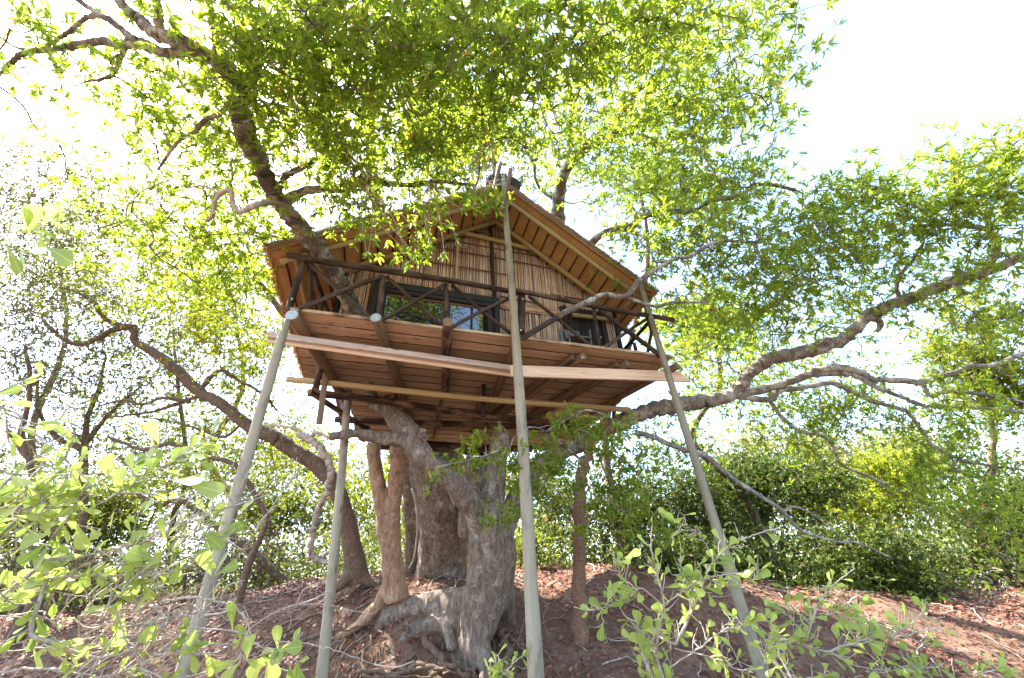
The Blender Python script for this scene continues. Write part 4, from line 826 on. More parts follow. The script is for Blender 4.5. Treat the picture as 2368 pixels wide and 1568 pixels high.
# ---- leaning tree left of the trunk
lb = P(822, 1335, 9.6)
lean = thing('leaning_tree', 'leaning brown tree whose long limb stretches up to the left behind the corner pole', 'tree', lb)
fused('trunk', [([P(826, 1345, 9.6), P(815, 1270, 9.7), P(800, 1191, 9.8), P(776, 1130, 9.9), P(748, 1088, 10.0), P(710, 1060, 10.0), P(660, 1030, 10.0)], [.30, .22, .19, .19, .20, .18, .17]), ([P(820, 1315, 9.6), P(790, 1350, 9.3), P(760, 1370, 9.2)], [.18, .12, .06]), ([P(828, 1320, 9.6), P(850, 1345, 9.5), P(880, 1352, 9.5)], [.15, .1, .05])], .03, M['barkdry'], lean, .02, 4)
G3 = Grow(); T = Tubes()
for pts, a, b in (([(670, 1036, 10), (636, 1012, 10), (575, 986, 10), (516, 936, 10.1), (460, 905, 10.2), (405, 852, 10.3), (350, 811, 10.4), (313, 790, 10.5), (310, 760, 10.5), (276, 758, 10.5), (192, 796, 10.5), (137, 777, 10.5), (100, 740, 10.5)], .34, .08), ([(310, 760, 10.5), (270, 750, 10.5), (240, 735, 10.5), (221, 704, 10.5), (184, 678, 10.6), (122, 656, 10.7), (60, 620, 10.8)], .14, .06),
                  ([(460, 905, 10.2), (490, 870, 10.2), (516, 857, 10.2), (553, 881, 10.2), (608, 911, 10.2), (640, 950, 10.3)], .12, .05), ([(470, 912, 10.2), (420, 930, 10.2), (360, 950, 10.2), (300, 960, 10.3), (250, 965, 10.3)], .10, .04), ([(440, 930, 10.1), (380, 920, 10), (330, 935, 10), (290, 925, 10), (240, 935, 10)], .09, .04),
                  ([(748, 1088, 10), (720, 1078, 9.9), (700, 1070, 9.8), (692, 1060, 9.8)], .08, .03), ([(560, 978, 10), (520, 1010, 10), (480, 1000, 10), (400, 975, 10.2), (330, 965, 10.3)], .08, .03),
                  ([(662, 735, 9.6), (620, 680, 9.6), (570, 610, 9.6), (530, 545, 9.6), (500, 500, 9.6)], .14, .07), ([(662, 735, 9.6), (648, 800, 9.7), (630, 860, 9.8), (607, 930, 9.9), (588, 985, 10)], .12, .14), ([(575, 617, 9.6), (530, 600, 9.6), (480, 560, 9.7), (440, 520, 9.8)], .08, .04)):
    p, r = limb(T, poly(pts), a / 2, b / 2, 9); G3.seed(p, r)
put(link('limb', T.mesh('limb'), M['barkdry'], lean), lean)
LC = [(500, 640, 10.0, 160, 100, 1.0, 480), (420, 760, 10.4, 160, 90, 1.0, 400), (560, 780, 10.4, 120, 90, .9, 440), (600, 880, 10.6, 110, 70, .9, 330), (340, 880, 10.6, 190, 100, 1.0, 260), (220, 700, 10.6, 160, 110, 1.0, 330), (660, 1010, 10.6, 100, 60, .8, 200), (480, 980, 10.4, 120, 70, .8, 180)]
def crownize(Gx, blobs, root, leaf, lw_, per, mat, twigmat, jit=.2, rmin=.005, spread=.3, extra=0, tw=True):
    s_, t_ = [], []
    for b in blobs:
        n = int(b[6]); c = max(5, min(n // 8, 90)); cen = blob(*b[:6], c); t_.append(cen); s_.append(cen[rng.integers(0, c, n)] + rng.standard_normal((n, 3)) * spread * .6)
        if extra: t_.append(blob(*b[:6], extra))
    s_ = np.concatenate(s_); t_ = np.concatenate(t_); Gx.reach(t_, rmin, .04, jit, .3, 0, 3)
    if tw:
        i_ = np.array([int(np.argmin(np.sum((Gx.N - q_) ** 2, 1))) for q_ in s_]); k_ = rng.random(len(s_)) < .4; twiglets(Gx.T, Gx.N[i_][k_], s_[k_], .005)
    put(link('branches', Gx.T.mesh('branches'), M[twigmat], root, 'stuff'), root)
    ax_ = nrm(rng.standard_normal(s_.shape) + np.array([0, 0, .4])); cl_ = sprigs(s_, ax_, per, leaf, lw_)
    put(leaf_mesh_obj('crown', (*cl_, rng.random(len(cl_[0]))), M[mat], root, simple=True), root)
crownize(G3, LC, lean, .095, .035, 8, 'leafyel', 'barkdry', .25, .006, .35, 10)

# dead pale branch hooked on the second pole
db = P(735, 1150, 7.9)
dead = thing('dead_branch', 'pale crooked dead branch hanging beside the second grey pole', 'dead branch', db)
T = Tubes(); limb(T, poly([(690, 1003, 8.2), (712, 1014, 8.1), (736, 1031, 8.0), (757, 1060, 7.9), (766, 1094, 7.8), (758, 1132, 7.8), (740, 1169, 7.8), (729, 1206, 7.8), (722, 1240, 7.8), (719, 1280, 7.8), (733, 1292, 7.8), (757, 1300, 7.75)]), .068, .05, 10, 8, .1)
put(link('branch', T.mesh('branch'), M['barkpale'], dead), dead)
T = Tubes()
for b in ([(700, 1005, 8.2), (680, 990, 8.2), (650, 985, 8.3), (612, 983, 8.4)], [(712, 1014, 8.1), (735, 1000, 8.1), (765, 1012, 8.0), (800, 1000, 7.9)], [(719, 1280, 7.8), (716, 1296, 7.8)], [(745, 1297, 7.8), (752, 1280, 7.75), (766, 1275, 7.7)], [(757, 1298, 7.75), (768, 1310, 7.7), (770, 1322, 7.7)]): T = Tubes(); limb(T, poly(b), .045, .022, 8, 8, .1); put(link('fork', T.mesh('fork'), M['barkpale'], dead), dead)
hose = thing('hanging_vine', 'thin whitish curved stem hanging in front of the dark hollow trunk', 'vine', P(957, 1220, 8.6))
T = Tubes(); T.add(spline(poly([(951, 1128, 8.7), (960, 1160, 8.6), (965, 1210, 8.6), (962, 1260, 8.6), (955, 1295, 8.6), (946, 1313, 8.6)]), 26), np.linspace(.026, .016, 26), 8)
put(link('stem', T.mesh('stem'), M['barkpale'], hose), hose)

# ---- thorn trees and scrub behind, left
def scrub(name, label, cat, trunkpts, r0, r1, blobs, leaf, lwid, per, mat, bmat='barkdry', jit=.25, extra=0, spread=.35, group=None, rmin=.006, tw=True):
    b0 = P(*trunkpts[0][0]); root = thing(name, label, cat, b0, group); g = Grow(); T = Tubes()
    for k, tp in enumerate(trunkpts):
        w = poly(tp)
        if k == 0:
            w = np.vstack([[w[0][0], w[0][1], min(w[0][2], gz(w[0][0], w[0][1])) - .1], w])
        p, r = limb(T, w, r0 if k == 0 else r0 * .6, r1, 8); g.seed(p, r)
    put(link('trunk', T.mesh('trunk'), M[bmat], root), root); crownize(g, blobs, root, leaf, lwid, per, mat, bmat, jit, rmin, spread, extra, tw); return root
scrub('thorn_tree', 'dark-stemmed thorn tree behind the pale shrub at the left with a fork below its twigs', 'tree', [[(180, 1330, 12), (192, 1180, 12), (195, 1030, 12), (205, 960, 12), (228, 900, 12), (245, 820, 12)], [(195, 1030, 12), (225, 990, 12), (270, 940, 12), (330, 890, 12)], [(192, 1040, 12), (130, 1010, 12), (90, 950, 12), (85, 860, 12)]], .14, .03,
      [(180, 720, 12, 230, 130, 1.3, 1100), (140, 880, 12, 190, 130, 1.2, 900), (330, 840, 12, 170, 120, 1.2, 600), (220, 1030, 12, 220, 100, 1.2, 420)], .095, .034, 7, 'leafthorn', extra=330, rmin=.014)
scrub('thorn_tree', 'sparse thorn tree with curving brown stem at the left edge of the photo', 'tree', [[(130, 1280, 9.5), (100, 1180, 9.5), (66, 1060, 9.5), (50, 1000, 9.5), (70, 900, 9.5), (60, 800, 9.5)], [(66, 1060, 9.5), (20, 1000, 9.5), (-30, 930, 9.5)]], .10, .03,
      [(60, 470, 9.5, 170, 140, 1.2, 800), (90, 650, 9.5, 170, 130, 1.2, 700), (30, 820, 9.5, 120, 130, 1.0, 330), (250, 480, 9.8, 150, 120, 1.2, 520)], .08, .028, 7, 'leafthorn', extra=300, rmin=.011)
scrub('thorn_tree', 'tall yellow-green thorn tree rising behind the leaning limb', 'tree', [[(390, 1330, 15), (400, 1200, 15), (430, 1120, 15), (425, 1000, 15), (410, 880, 15), (400, 760, 15)]], .16, .03,
      [(360, 640, 15, 180, 140, 1.5, 900), (460, 850, 15, 190, 120, 1.5, 900), (300, 1000, 15, 200, 110, 1.5, 700), (540, 1040, 15, 170, 100, 1.4, 700)], .115, .042, 7, 'leafyel', extra=130, rmin=.014)
scrub('sinuous_tree', 'thin dark sinuous tree between the corner pole and the leaning tree', 'tree', [[(550, 1400, 9.2), (571, 1318, 9.4), (590, 1266, 9.5), (618, 1208, 9.6), (600, 1161, 9.7), (567, 1109, 9.8), (538, 1072, 9.9), (467, 1053, 10), (392, 1027, 10.1), (330, 1040, 10.2), (250, 1010, 10.3)]], .085, .035,
      [(420, 1090, 10.2, 170, 70, .9, 240), (560, 1130, 10.2, 100, 80, .8, 170), (300, 1060, 10.4, 160, 70, .9, 180)], .075, .03, 6, 'leafyel', extra=26)
scrub('leaning_sapling', 'bare trunk leaning low across the scrub left of the second pole', 'tree', [[(665, 1352, 11.5), (610, 1300, 11.5), (560, 1258, 11.6), (485, 1206, 11.7), (422, 1158, 11.8), (362, 1165, 11.9), (300, 1130, 12)]], .14, .05, [(400, 1160, 12, 150, 70, .9, 260), (560, 1240, 11.6, 110, 50, .8, 160)], .08, .022, 6, 'leafyel', extra=20)
# undergrowth masses and bushes
def bush(label, px, py, t, rx, ry, rt, n, leaf, mat, name='bush', bmat='barkdry', extra=30, stems=4, spread=.4, lobes=5, lw_=.42):
    n *= 2.7; leaf *= 1.4; extra = int(extra * .8)
    c = P(px, py + ry * .9, t); b0 = np.array([c[0], c[1], gz(c[0], c[1])]); root = thing(name, label, 'bush', b0); g = Grow(); T = Tubes()
    for k in range(stems):
        e = blob(px, py, t, rx * .5, ry * .4, rt * .5, 1)[0]; s0 = b0 + np.array([rng.uniform(-.5, .5), rng.uniform(-.4, .4), -.15]); p, r = limb(T, np.array([s0, (s0 + e) / 2 + rng.standard_normal(3) * .25, e]), .05 + .004 * t, .015, 6); g.seed(p, r)
    put(link('stem', T.mesh('stem'), M[bmat], root), root); rm_ = (.0045 + .0004 * t) * (1.7 if 'thicket' in name else 1)
    bl = [(px, py, t, rx, ry, rt, n * .4)] + [(px + rng.uniform(-.7, .7) * rx, py + rng.uniform(-.75, .6) * ry, t + rng.uniform(-.5, .5) * rt, rx * .45, ry * .4, rt * .5, n * .6 / lobes) for _ in range(lobes)]
    crownize(g, bl, root, leaf, leaf * lw_, 7, mat, bmat, .25, rm_, spread, extra, False); return root
bush('yellow-green scrub lit by sun behind the low pale shrub at the far left', 90, 1180, 14, 220, 110, 2, 700, .11, 'leafmid')
bush('yellow-green scrub between the sinuous tree and the corner pole', 330, 1190, 15, 190, 100, 2, 600, .11, 'leafmid')
bush('pale yellow scrub behind the second grey pole', 640, 1150, 17, 170, 120, 2.2, 620, .12, 'leafmid')
bush('bright distant bush seen between leaning tree and tan stems', 830, 1160, 20, 120, 150, 2.2, 520, .13, 'leafyel')
bush('bright distant bush seen through the gap beside the dark hollow trunk', 950, 1200, 24, 60, 140, 2.2, 300, .14, 'leafyel')
bush('dry grey-brown twiggy thicket left of the leaning tree', 600, 1270, 13, 170, 70, 1.5, 160, .07, 'leafpale', extra=110, name='dry_thicket')
bush('dry shadowy thicket on the left behind the pale shrub', 280, 1300, 12.5, 230, 60, 1.5, 160, .07, 'leafdark', extra=90, name='dry_thicket')
bush('sunlit bush right of the great trunk behind the tallest pole', 1255, 1190, 15, 110, 120, 2, 620, .10, 'leafmid')
bush('dark tangled thicket on the crest right of the slim trunk', 1430, 1230, 12.5, 130, 90, 1.4, 420, .08, 'leafdark', extra=120, name='dry_thicket')
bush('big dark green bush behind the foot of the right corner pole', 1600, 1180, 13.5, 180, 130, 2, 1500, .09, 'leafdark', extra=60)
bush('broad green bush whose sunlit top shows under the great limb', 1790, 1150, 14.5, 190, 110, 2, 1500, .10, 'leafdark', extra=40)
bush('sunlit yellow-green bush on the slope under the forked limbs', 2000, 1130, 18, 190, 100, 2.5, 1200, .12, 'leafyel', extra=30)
bush('grey tangle of dead twigs on the ground at the far left behind the pale shrub', 110, 1330, 9.6, 190, 60, 1.0, 60, .06, 'leafthorn', extra=150, name='dry_thicket')
bush('grey tangle of dry stems between the corner pole and the leaning sapling', 460, 1310, 10.4, 130, 60, .9, 60, .06, 'leafthorn', extra=130, name='dry_thicket')
bush('small dark bush on the bank at the lower right edge', 2290, 1470, 9.2, 130, 60, .9, 260, .055, 'leafdark', extra=60)
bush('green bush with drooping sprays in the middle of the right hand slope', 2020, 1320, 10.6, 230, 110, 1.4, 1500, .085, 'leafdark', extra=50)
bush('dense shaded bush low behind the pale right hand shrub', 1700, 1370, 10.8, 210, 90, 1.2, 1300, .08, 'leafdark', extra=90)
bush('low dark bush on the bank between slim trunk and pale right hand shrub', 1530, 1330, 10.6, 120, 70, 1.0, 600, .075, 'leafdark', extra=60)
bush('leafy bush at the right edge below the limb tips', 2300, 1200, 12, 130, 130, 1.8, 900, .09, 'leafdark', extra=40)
bush('dry bleached twig thicket at the lower right edge', 2260, 1400, 10.2, 170, 90, 1.0, 90, .06, 'leafpale', extra=190, name='dry_thicket', bmat='barkpale')
bush('small leafy undergrowth plant on the crest by the tallest pole', 1210, 1275, 11.5, 50, 30, .6, 130, .07, 'leafyel', extra=8)
# trees farther off
def fartree(label, px, py, t, rx, ry, n, mat, leaf, base_py):
    n *= 2.4; leaf *= 1.35
    return scrub('distant_tree', label, 'tree', [[(px + rng.uniform(-.5, .5) * rx, base_py, t), (px + rng.uniform(-.35, .35) * rx, base_py * .66 + py * .34, t), (px + rng.uniform(-.3, .3) * rx, base_py * .33 + py * .67, t), (px, py, t)]], .02 * t * .6, .05, [(px, py, t, rx, ry, t * .12, n * .5)] + [(px + rng.uniform(-.6, .6) * rx, py + rng.uniform(-.6, .6) * ry, t, rx * .5, ry * .5, t * .08, n * .17) for _ in range(3)], leaf, leaf * .4, 7, mat, extra=24, spread=.022 * t, rmin=.0012 * t)
fartree('pale bare-topped tree far up the slope beyond the great limb', 1930, 1050, 34, 130, 60, 420, 'leafpale', .22, 1180)
fartree('pale leafy tree on the skyline right of the bare-topped one', 2090, 1040, 36, 100, 60, 520, 'leafyel', .22, 1180)
fartree('bleached tree on the skyline beside the right corner pole', 1740, 1040, 38, 110, 60, 420, 'leafpale', .24, 1180)
fartree('yellow-green tree filling the right edge behind the limb', 2270, 800, 14.5, 150, 170, 1500, 'leafyel', .10, 1200)
fartree('green tree behind the limb right of the roof eave', 1650, 760, 13.5, 170, 120, 900, 'leafmain', .10, 1150)
fartree('tree with twisted dark boughs behind the right roof slope', 1480, 420, 14, 200, 120, 620, 'leafmain', .10, 1000)
fartree('sunlit tree behind the roof peak', 1150, 330, 15.5, 230, 170, 900, 'leafyel', .11, 1000)
fartree('sunlit tree left of the roof behind the leaning limb', 540, 720, 17, 170, 120, 520, 'leafyel', .12, 1250)
fartree('hazy tree behind the thorn trees on the far left', 130, 560, 18, 200, 160, 520, 'leafyel', .11, 1250)
fartree('low tree in the distance under the left of the deck', 720, 1060, 26, 140, 70, 380, 'leafyel', .16, 1280)

# far wood across the flat ground behind
n = 80000; xx = rng.uniform(-48, 60, n); yy_ = 27 + 9 * rng.random(n); topz = 6.4 + 2.2 * np.sin(xx * .23) + 1.3 * np.sin(xx * .71 + 2) + .7 * np.sin(xx * 1.9); topz = topz + np.clip((xx - 8) / 20, 0, 1) * 1.5 + np.clip((-xx - 4) / 12, 0, 1) * 5
hz = rng.random(n) ** .75; zz_ = gz(xx, yy_) + hz * topz * (1 - .25 * rng.random(n)); q_ = np.array([mnoise.noise(Vector((a * .5, b * .5, c * .7))) for a, b, c in zip(xx, yy_, zz_)]); k_ = q_ > -.18
pos = np.stack([xx, yy_, zz_], 1)[k_]; n = len(pos); d = nrm(rng.standard_normal((n, 3))); LL = rng.uniform(.22, .42, n)
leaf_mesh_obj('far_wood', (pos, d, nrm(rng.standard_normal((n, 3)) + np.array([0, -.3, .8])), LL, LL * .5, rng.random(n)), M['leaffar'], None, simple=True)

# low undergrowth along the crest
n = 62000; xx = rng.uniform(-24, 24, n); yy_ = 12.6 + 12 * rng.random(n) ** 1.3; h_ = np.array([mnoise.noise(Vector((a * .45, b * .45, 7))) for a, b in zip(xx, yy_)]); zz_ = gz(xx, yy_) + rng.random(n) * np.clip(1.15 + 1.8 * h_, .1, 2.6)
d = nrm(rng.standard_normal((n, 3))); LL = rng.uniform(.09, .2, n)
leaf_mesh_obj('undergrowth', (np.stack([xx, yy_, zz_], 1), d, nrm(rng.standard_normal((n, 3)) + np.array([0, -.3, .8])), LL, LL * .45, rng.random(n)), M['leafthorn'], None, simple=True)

# ---- near shrubs with single leaves
obL = [unit_leaf('leaf', True, M['leafshrubL'], 1, w, s_) for s_, w in enumerate((.42, .48, .38, .52))]
obR = [unit_leaf('leaf', True, M['leafshrubR'], 1, w, 20 + s_) for s_, w in enumerate((.52, .46, .58, .42))]
def shrub(label, ground_xy, stems, leafsize, meshes, nmax, tw_len, gap, mat, thick=.012, group=None, side=.75, bare=(), spine=True):
    b0 = np.array([ground_xy[0], ground_xy[1], gz(*ground_xy)]); root = thing('shrub', label, 'shrub', b0, group); T = Tubes(); cand = []
    for k, st in enumerate(stems):
        w = poly(st['p']); 
        if st.get('root'): w = np.vstack([b0 + np.array([rng.uniform(-.1, .1), rng.uniform(-.1, .1), -.05]), w])
        n = max(12, len(w) * 7); p = spline(w, n); p[1:] += rng.standard_normal((n - 1, 3)) * .0015; r = np.linspace(st.get('r', thick), st.get('r', thick) * .35, n) * .62; T.add(p, r, 7, False, .05)
        seg = np.linalg.norm(np.diff(p, axis=0), axis=1); L = seg.sum(); cum = np.concatenate([[0], np.cumsum(seg)])
        def at(s): return np.array([np.interp(s, cum, p[:, j]) for j in range(3)])
        lo = L * st.get('from', .3)
        s = lo
        while s < L:
            q = at(s); tg = nrm(at(min(L, s + .02)) - at(max(0, s - .02)))
            if rng.random() < side * st.get('side', 1) and s < L * .93:
                dr = nrm(tg * .7 + nrm(rng.standard_normal(3)) * .8 + np.array([0, 0, .25])); ln = tw_len * rng.uniform(.4, 1.1); m = q + dr * ln * .5 + rng.standard_normal(3) * .012; e = q + dr * ln + np.array([0, 0, .1 * ln])
                tp = spline([q, m, e], 7); T.add(tp, np.linspace(thick * .28, thick * .13, 7), 4, False)
                if not st.get('bare'):
                    for u in np.arange(.25, 1.01, gap / max(ln, .03)): cand.append((tp[min(6, int(u * 6))], nrm(tp[-1] - tp[0]), k))
            if not st.get('bare') and s > L * st.get('leaf', .45): cand.append((q, tg, k))
            if spine and rng.random() < .5: sd_ = nrm(np.cross(tg, rng.standard_normal(3)) + tg * .4); T.add(np.array([q, q + sd_ * rng.uniform(.012, .03) * (leafsize / .06)]), [.0016, .0004], 3, False)
            s += gap * rng.uniform(.7, 1.3)
        if not st.get('bare'):
            for _ in range(3): cand.append((p[-1], nrm(p[-1] - p[-4]), k))
    put(link('stems', T.mesh('stems'), M[mat], root), root)
    def vis(q):
        v = np.asarray(q) - CAM; z = v @ FW; a, b = W / 2 + F * (v @ RI) / z, H / 2 - F * (v @ UP) / z; return -60 < a < W + 60 and b < H + 50
    cand = [c_ for c_ in cand if vis(c_[0])]; idx = rng.permutation(len(cand))[:nmax]
    for j in idx:
        q, tg, k = cand[j]; sd_ = nrm(np.cross(tg, rng.standard_normal(3))); d = nrm(tg * rng.uniform(.3, .9) + sd_ * .8 + np.array([0, 0, rng.uniform(-.3, .25)])); place_leaf(meshes[rng.integers(4)], root, q, d, nrm(sd_ * .2 + np.array([0, -.35, .7]) + rng.standard_normal(3) * .45), leafsize * rng.uniform(.55, 1.2))
    rest = [cand[j] for j in rng.permutation(len(cand))[:int(nmax * 1.1)]] if len(cand) > nmax and meshes is obL else []
    if rest:
        q = np.array([c_[0] for c_ in rest]); tg = np.array([c_[1] for c_ in rest]); m_ = len(rest); sd_ = nrm(np.cross(tg, rng.standard_normal((m_, 3)))); d = nrm(tg * rng.uniform(.3, .9, m_)[:, None] + sd_ * .8 + np.array([0, 0, .05])); LL = leafsize * rng.uniform(.4, .85, m_)
        put(leaf_mesh_obj('foliage', (q, d, nrm(sd_ * .2 + np.array([0, -.35, .7]) + rng.standard_normal((m_, 3)) * .4), LL, LL * .48, rng.random(m_)), M['leafnear'], root, obov=True), root)
    return root
S = lambda p, **k: dict(p=p, **k)
tL = 1.15
left = shrub('pale thorny shrub with big spoon-shaped leaves filling the lower left corner', (-1.5, .45), [
    S([(-60, 1440, 1.1), (75, 1472, 1.1), (157, 1501, 1.12), (224, 1520, 1.15), (330, 1500, 1.2)], root=True, r=.012, leaf=.4), S([(-60, 1290, 1.1), (60, 1290, 1.15), (200, 1285, 1.2), (330, 1250, 1.25)], root=True, r=.009),
    S([(60, 990, 1.3), (160, 1068, 1.25), (209, 1124, 1.2), (179, 1169, 1.18), (112, 1251, 1.15)], r=.005, leaf=.2, side=.6), S([(123, 1214, 1.2), (224, 1169, 1.22), (317, 1113, 1.25), (411, 1057, 1.28), (463, 1023, 1.3)], r=.004, leaf=.25),
    S([(200, 1424, 1.15), (261, 1389, 1.16), (317, 1330, 1.18), (392, 1277, 1.2), (448, 1233, 1.22), (497, 1195, 1.24)], r=.005, leaf=.2), S([(373, 1389, 1.2), (448, 1382, 1.2), (523, 1397, 1.2), (568, 1430, 1.2), (590, 1486, 1.2), (635, 1505, 1.2), (690, 1530, 1.2)], r=.006, leaf=.75, side=.25),
    S([(429, 1565, 1.15), (541, 1539, 1.18), (640, 1500, 1.2)], r=.004, side=.4, leaf=.6), S([(470, 1390, 1.3), (553, 1281, 1.3), (597, 1221, 1.3), (635, 1162, 1.3), (691, 1091, 1.3)], r=.0035, bare=True, side=.3), S([(467, 1531, 1.2), (560, 1464, 1.2), (691, 1397, 1.2), (860, 1420, 1.2)], r=.003, bare=True, side=.3), S([(640, 1480, 1.2), (760, 1500, 1.2), (890, 1545, 1.2)], r=.0028, bare=True, side=.4),
    S([(269, 1404, 1.15), (291, 1479, 1.15), (325, 1535, 1.15), (350, 1600, 1.1)], r=.004, side=.4, bare=True), S([(-60, 1180, 1.05), (40, 1200, 1.1), (130, 1170, 1.15), (250, 1100, 1.2)], root=True, r=.007, leaf=.3), S([(-60, 1350, 1.2), (90, 1340, 1.2), (210, 1330, 1.2), (360, 1330, 1.25), (470, 1300, 1.3)], r=.007, leaf=.35),
    S([(-60, 1070, 1.0), (30, 1100, 1.05), (90, 1150, 1.1), (150, 1120, 1.15)], r=.005, leaf=.2), S([(-60, 560, 1.15), (0, 540, 1.15), (60, 535, 1.15), (130, 520, 1.16)], r=.004, leaf=.35, side=0), S([(-50, 1560, 1.05), (100, 1545, 1.1), (260, 1560, 1.1), (420, 1480, 1.15)], r=.006, leaf=.3, side=.7), S([(-70, 900, 1.0), (-5, 930, 1.0), (30, 1000, 1.05)], r=.004, leaf=.2), S([(300, 1560, 1.1), (450, 1440, 1.15), (560, 1350, 1.2)], r=.003, bare=True, side=.5)]
    + [S([(a_, b_, 1.2), (a_ + c_ * .5, b_ + d_ * .5 + rng.uniform(-25, 25), 1.22), (a_ + c_, b_ + d_, 1.25)], r=rng.uniform(.002, .0045), bare=True, side=.7, **{'from': .1}) for a_, b_, c_, d_ in zip(rng.uniform(-40, 420, 22), rng.uniform(1250, 1600, 22), rng.uniform(90, 330, 22), rng.uniform(-170, 60, 22))],
    .068, obL, 245, .15, .024, 'twigpale', .010)
HERO = [(0, 549, 53, 517), (65, 544, 83, 476), (99, 541, 171, 521), (92, 543, 99, 572), (50, 553, 47, 612), (106, 569, 164, 605), (9, 560, 54, 630), (568, 1457, 575, 1490), (642, 1505, 640, 1449), (644, 1503, 696, 1494), (618, 1505, 581, 1565), (622, 1505, 635, 1567), (672, 1531, 668, 1580),
    (179, 1091, 198, 1035), (149, 1083, 84, 1132), (246, 1102, 235, 1062), (310, 1094, 295, 1050), (329, 1079, 355, 1036), (422, 1050, 470, 1038), (392, 1109, 478, 1117), (429, 1117, 508, 1135), (175, 1206, 194, 1270), (463, 1221, 512, 1270), (489, 1333, 467, 1277), (493, 1333, 523, 1277), (497, 1330, 549, 1303), (493, 1341, 500, 1390),
    (269, 1356, 258, 1310), (273, 1397, 316, 1350), (261, 1404, 192, 1412), (288, 1419, 276, 1490), (224, 1483, 170, 1518), (75, 1490, 90, 1545), (157, 1505, 142, 1558), (366, 1427, 360, 1485), (351, 1434, 332, 1482), (119, 1337, 50, 1371), (142, 1341, 192, 1363), (86, 1300, 166, 1300), (411, 1296, 407, 1345), (300, 1290, 318, 1240), (330, 1320, 372, 1280), (250, 1240, 270, 1180), (120, 1230, 60, 1260), (210, 1300, 190, 1360)]
for k, (a_, b_, c_, d_) in enumerate(HERO):
    t_ = rng.uniform(1.12, 1.24); p0 = P(a_, b_, t_); p1 = P(c_, d_, t_ + rng.uniform(-.02, .02)); L_n = np.linalg.norm(p1 - p0); place_leaf(obL[k % 4], left, p0, (p1 - p0) / L_n, nrm(np.array([rng.uniform(-.5, .5), -1.0, rng.uniform(.1, .9)])), L_n * 1.02)
right = shrub('grey-green thorny shrub with rounded leaves before the foot of the right corner pole', (1.0, 1.75), [
    S([(1509, 1568, 2.0), (1516, 1505, 2.0), (1524, 1449, 2.0), (1535, 1393, 2.0), (1520, 1330, 2.0), (1507, 1280, 2.0), (1505, 1240, 2.0), (1508, 1215, 2.0)], root=True, r=.012, **{'from': .35}),
    S([(1531, 1565, 2.0), (1565, 1486, 2.02), (1591, 1430, 2.05), (1621, 1363, 2.05), (1639, 1318, 2.08), (1680, 1266, 2.1), (1733, 1240, 2.1), (1795, 1222, 2.12)], root=True, r=.013, **{'from': .35}),
    S([(1531, 1400, 2.0), (1575, 1370, 2.0), (1617, 1341, 2.0), (1690, 1325, 2.0)], r=.006, leaf=.2), S([(1528, 1395, 2.0), (1479, 1360, 2.0), (1440, 1395, 1.98), (1356, 1412, 1.95)], r=.005, leaf=.2), S([(1532, 1420, 2.0), (1494, 1404, 2.0), (1455, 1355, 2.0), (1426, 1318, 2.0), (1424, 1298, 2.0)], r=.005, leaf=.2),
    S([(1546, 1545, 2.0), (1620, 1495, 2.0), (1676, 1456, 2.0), (1735, 1445, 2.0)], r=.006, leaf=.2), S([(1650, 1300, 2.08), (1620, 1240, 2.08), (1583, 1214, 2.08), (1555, 1208, 2.08)], r=.004, leaf=.2), S([(1640, 1318, 2.08), (1700, 1330, 2.08), (1750, 1340, 2.05), (1780, 1330, 2.05)], r=.004, leaf=.2), S([(1520, 1500, 2.0), (1480, 1460, 1.98), (1470, 1420, 1.98)], r=.004, leaf=.1), S([(1560, 1500, 2.0), (1640, 1520, 1.98), (1730, 1560, 1.95)], r=.005, leaf=.2), S([(1600, 1410, 2.05), (1580, 1350, 2.05), (1570, 1290, 2.05)], r=.004, leaf=.1)],
    .078, obR, 290, .10, .020, 'twigpale', .010)
right2 = shrub('lower grey-green thorny shrub spreading towards the lower right corner', (1.95, 2.1), [
    S([(1817, 1568, 2.3), (1863, 1477, 2.3), (1891, 1399, 2.35), (1919, 1362, 2.4), (1942, 1339, 2.4), (1975, 1315, 2.4)], root=True, r=.011, **{'from': .3}), S([(1826, 1560, 2.25), (1919, 1505, 2.3), (2011, 1477, 2.35), (2090, 1470, 2.4), (2160, 1454, 2.4), (2195, 1460, 2.4)], root=True, r=.011, **{'from': .3}),
    S([(1863, 1477, 2.3), (1830, 1430, 2.3), (1815, 1400, 2.3)], r=.005, leaf=.1), S([(1919, 1505, 2.3), (1980, 1540, 2.25), (2080, 1550, 2.25), (2180, 1540, 2.25)], r=.006, leaf=.2), S([(2011, 1477, 2.35), (2000, 1430, 2.35), (1990, 1400, 2.35)], r=.005, leaf=.1), S([(1780, 1568, 2.2), (1770, 1500, 2.2), (1790, 1450, 2.2)], r=.005, leaf=.1), S([(1826, 1568, 2.2), (1900, 1570, 2.15), (2000, 1580, 2.1)], r=.005, leaf=.2), S([(2050, 1475, 2.38), (2110, 1440, 2.38), (2130, 1420, 2.38)], r=.004, leaf=.1), S([(1891, 1420, 2.35), (1930, 1420, 2.35), (1970, 1430, 2.35)], r=.004, leaf=.1)],
    .074, obR, 280, .13, .022, 'twigpale', .010)
shrub('small leafy shoot poking up at the bottom edge under the root mass', (.02, 2.0), [S([(1150, 1590, 1.9), (1165, 1560, 1.9), (1190, 1530, 1.9), (1205, 1518, 1.9)], root=True, r=.006, **{'from': .55}), S([(1140, 1590, 1.9), (1130, 1560, 1.9), (1135, 1545, 1.9)], r=.004, leaf=.2)], .055, obR, 40, .06, .03, 'twigpale', .006)
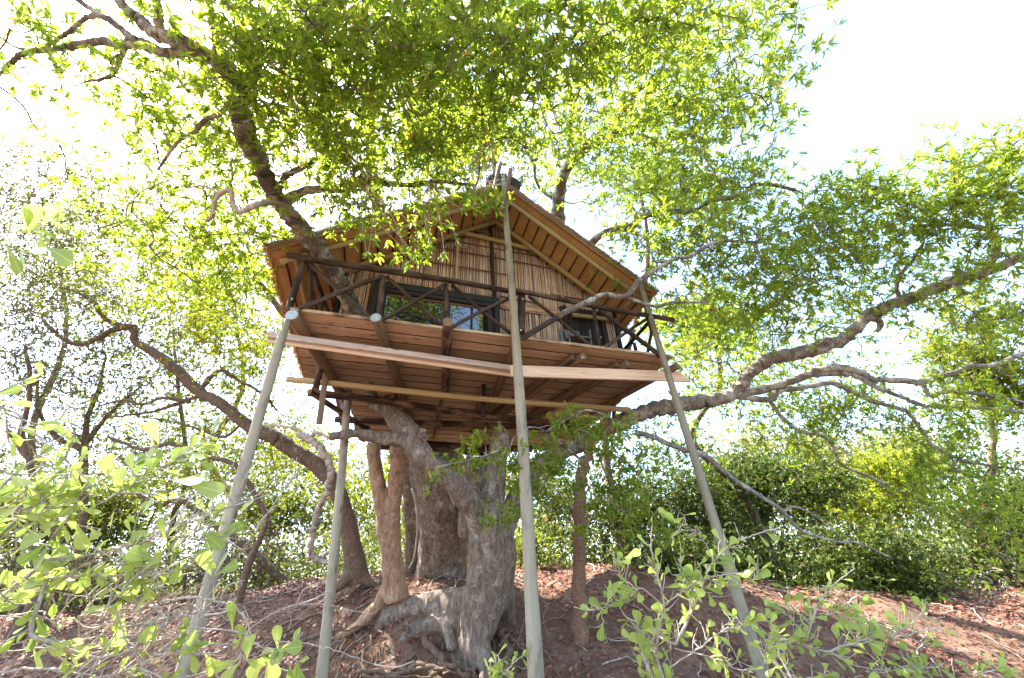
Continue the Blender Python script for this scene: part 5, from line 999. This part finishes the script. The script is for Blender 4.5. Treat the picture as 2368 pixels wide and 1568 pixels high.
shrub('low leafy shoots at the very bottom of the right corner', (2.9, 2.3), [S([(2180, 1590, 2.2), (2130, 1560, 2.2), (2090, 1545, 2.2)], root=True, r=.006, **{'from': .5}), S([(2220, 1600, 2.2), (2260, 1560, 2.2), (2310, 1550, 2.2), (2350, 1555, 2.2)], r=.006, leaf=.1)], .062, obR, 60, .09, .032, 'twigpale', .008)

# ---- litter on the bank
n = 125000; x = rng.uniform(-13, 14, n); y = 5.5 + 10.5 * rng.random(n); dens = np.array([mnoise.noise(Vector((a * .9, b_ * .9, 3))) for a, b_ in zip(x, y)])
bare = np.exp(-(((x + .9) / 1.7) ** 2 + ((y - 7.9) / 1.6) ** 2)); k_ = (rng.random(n) < .62 + .8 * dens) & (rng.random(n) > bare * .92); x, y = x[k_], y[k_]; n = len(x)
e = .05; nzx = (gz(x + e, y) - gz(x - e, y)) / (2 * e); nzy = (gz(x, y + e) - gz(x, y - e)) / (2 * e); N_ = nrm(np.stack([-nzx, -nzy, np.ones(n)], 1))
gxi = np.clip(np.searchsorted(gx, x) - 1, 0, nx - 2); gyi = np.clip(np.searchsorted(gy, y) - 1, 0, ny - 2); fx = (x - gx[gxi]) / (gx[gxi + 1] - gx[gxi]); fy = (y - gy[gyi]) / (gy[gyi + 1] - gy[gyi])
zz = GZ[gyi, gxi] * (1 - fx) * (1 - fy) + GZ[gyi, gxi + 1] * fx * (1 - fy) + GZ[gyi + 1, gxi] * (1 - fx) * fy + GZ[gyi + 1, gxi + 1] * fx * fy
pos = np.stack([x, y, zz + rng.uniform(.004, .03, n)], 1); up = nrm(N_ + rng.standard_normal((n, 3)) * .35); d = nrm(np.cross(up, rng.standard_normal((n, 3))))
leaf_mesh_obj('leaf_litter', (pos, d, up, rng.uniform(.07, .15, n), rng.uniform(.03, .06, n), rng.random(n)), M['litter'], None, simple=True)
T = Tubes()
for k in range(420):
    x0, y0 = rng.uniform(-9, 10), rng.uniform(6, 13); an = rng.uniform(0, 6.28); L = rng.uniform(.2, .9); s_ = np.linspace(0, 1, 5); xx = x0 + np.cos(an) * L * s_ + .03 * rng.standard_normal(5); y_ = y0 + np.sin(an) * L * s_ + .03 * rng.standard_normal(5); T.add(np.stack([xx, y_, gz(xx, y_) + .03 + .03 * rng.random(5)], 1), np.linspace(.010, .005, 5) * rng.uniform(.6, 1.6), 5, False)
link('fallen_twigs', T.mesh('fallen_twigs'), M['barkpale'], None, 'stuff')
